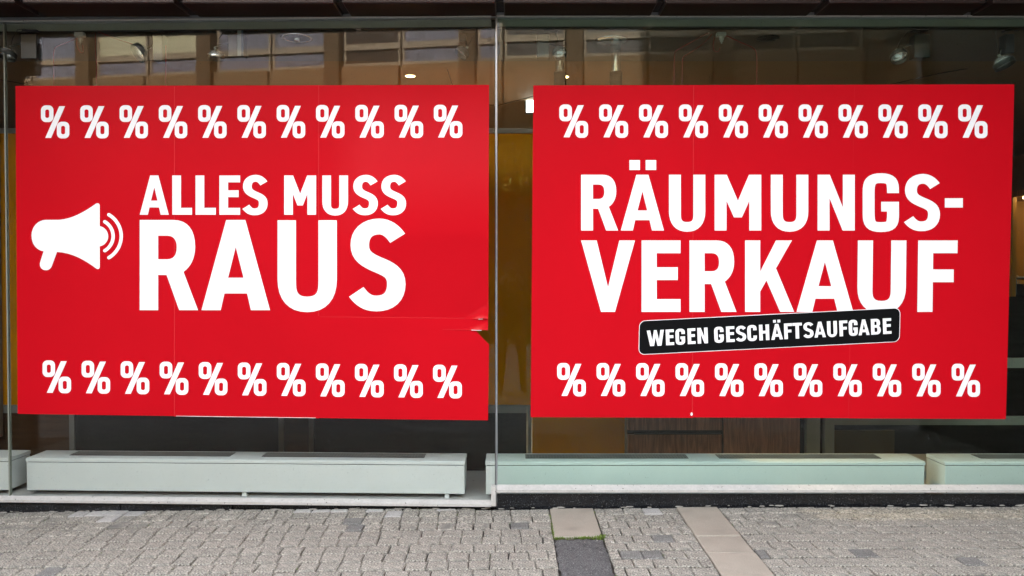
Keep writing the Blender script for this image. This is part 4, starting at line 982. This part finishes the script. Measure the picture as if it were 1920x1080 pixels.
# mirrored again by the glass, so they are built the right way round for the street
def sign_letter_true(ch, xm, w):
    zb2, zt2 = rz(361), rz(333); xc = rx(xm)
    g = glyph(ch, w, zt2 - zb2, .085, .07)
    # someone facing the sign looks towards -Y: their right is -X
    mb = flat_mesh(g, lambda x, y: (xc + w/2 - x, YO + .125, zb2 + y), lambda x, y: (xc + w/2 - x, YO + .077, zb2 + y)); part(mb, 'sign_letter', M['opp_letter'], opp)
opp.rotation_euler.z = math.radians(5.4)
for ch, xm, w in (('I', 924, .09), ('S', 952, .29), ('T', 978, .30), ('O', 1908, .34)): sign_letter_true(ch, xm, w)

# ------------------------------------------------------------------ the photographer, mirrored between the posters
gzp = gz(0, -5.4)
person = thing('person', 'photographer in dark jacket and trousers holding a camera, mirrored between the posters', 'person', (0, -5.42, gzp))
bx_, by_ = 0.0, -5.42
J = {}
def build_skin(name, verts, edges, radii, root, sub_=2):
    me = bpy.data.meshes.new(name); me.from_pydata(verts, edges, []); o = bpy.data.objects.new(name, me); COL.objects.link(o)
    sk = o.modifiers.new('skin', 'SKIN'); ss = o.modifiers.new('sub', 'SUBSURF'); ss.levels = sub_; ss.render_levels = sub_
    for i, r_ in enumerate(radii):
        d_ = me.skin_vertices[0].data[i]; d_.radius = (r_, r_) if not isinstance(r_, tuple) else r_; d_.use_root = (i == root)
    dg = bpy.context.evaluated_depsgraph_get(); em = bpy.data.meshes.new_from_object(o.evaluated_get(dg))
    bpy.data.objects.remove(o); bpy.data.meshes.remove(me); em.name = name
    for p_ in em.polygons: p_.use_smooth = True
    return em
vb = []; eb = []; rb = []
def jv(x, y, z, r_, par=None):
    vb.append((bx_ + x, by_ + y, gzp + z)); rb.append(r_); i = len(vb)-1
    if par is not None: eb.append((par, i))
    return i
pel = jv(0, 0, .95, (.15, .12)); ab = jv(0, .01, 1.12, (.135, .11), pel); ch_ = jv(0, 0, 1.32, (.165, .12), ab); nk0 = jv(0, .01, 1.47, (.075, .07), ch_)
nk = jv(0, .03, 1.53, .055, nk0); chin = jv(0, .055, 1.585, (.068, .075), nk); hd = jv(0, .05, 1.67, (.082, .10), chin); tp = jv(0, .04, 1.74, (.065, .075), hd)
for s in (-1, 1):
    sh = jv(s*.185, 0, 1.42, .062, ch_); el = jv(s*.265, .10, 1.16, .046, sh); wr_ = jv(s*.115, .285, 1.47+.08, .031, el); pm = jv(s*.085, .315, 1.585, (.036, .024), wr_)
    for f_, (dx, dy, dz) in enumerate(((-.02, .035, .02), (-.03, .04, .005), (-.032, .04, -.010), (-.030, .035, -.025))):
        a = jv(s*(.085 + dx*.3), .315 + dy*.5, 1.59 + dz*.9, .0095, pm); jv(s*(.085 + dx*1.6), .315 + dy*.9, 1.59 + dz, .0085, a)
    a = jv(s*.07, .30, 1.565, .0105, pm); jv(s*.045, .305, 1.558, .0095, a)
    hp = jv(s*.10, 0, .86, .092, pel); kn = jv(s*.135, .015, .50, .064, hp); an = jv(s*.155, -.02, .095, .046, kn); he = jv(s*.158, .0, .045, .042, an); jv(s*.175, .16, .035, .036, he)
em = build_skin('body', vb, eb, rb, 0)
body = link('body', em, [M['jacket'], M['trousers'], M['skin']])
for p_ in em.polygons:
    c = p_.center; z = c.z - gzp
    if z < .93: p_.material_index = 1
    if z > 1.50 and abs(c.x - bx_) < .13 and (c.y - by_) < .20: p_.material_index = 2
    if (c.y - by_) > .275 and z > 1.4: p_.material_index = 2
adopt(person, body)
mb = MB(); mb.lathe((bx_, by_ + .03, gzp + 1.64), (0, -.15, 1), [(.094, -.03), (.104, .02), (.103, .06), (.088, .10), (.055, .128), (.001, .138)], 20); part(mb, 'hair', M['hair'], person, smooth=True)
for s in (-1, 1):
    mb = MB(); mb.lathe((bx_ + s*.082, by_ + .045, gzp + 1.655), (s, 0, 0), [(.001, .022), (.014, .020), (.022, .008), (.018, 0)], 12); part(mb, 'ear', M['skin'], person, smooth=True)
mb = MB(); mb.add([(bx_, by_ + .135, gzp + 1.675), (bx_ - .014, by_ + .14, gzp + 1.635), (bx_ + .014, by_ + .14, gzp + 1.635), (bx_, by_ + .168, gzp + 1.64)], [(0,1,3),(0,3,2),(1,2,3)]); part(mb, 'nose', M['skin'], person)
camt = thing('handheld_camera', 'black camera held up by the photographer, mirrored between the posters', 'camera', (0, -5.09, 1.45))
mb = MB(); mb.box(-.068, .068, -5.125, -5.075, 1.455, 1.545); part(mb, 'camera_body', M['spot_black'], camt, bevel=.008)
mb = MB(); mb.box(-.025, .025, -5.12, -5.075, 1.5455, 1.57); part(mb, 'viewfinder', M['spot_black'], camt, bevel=.005)
mb = MB(); mb.lathe((0, -5.0745, 1.5), (0, 1, 0), [(.034, 0), (.036, .03), (.038, .06), (.036, .063), (.030, .05), (.001, .045)], 24); part(mb, 'lens', M['spot_black'], camt, smooth=True)
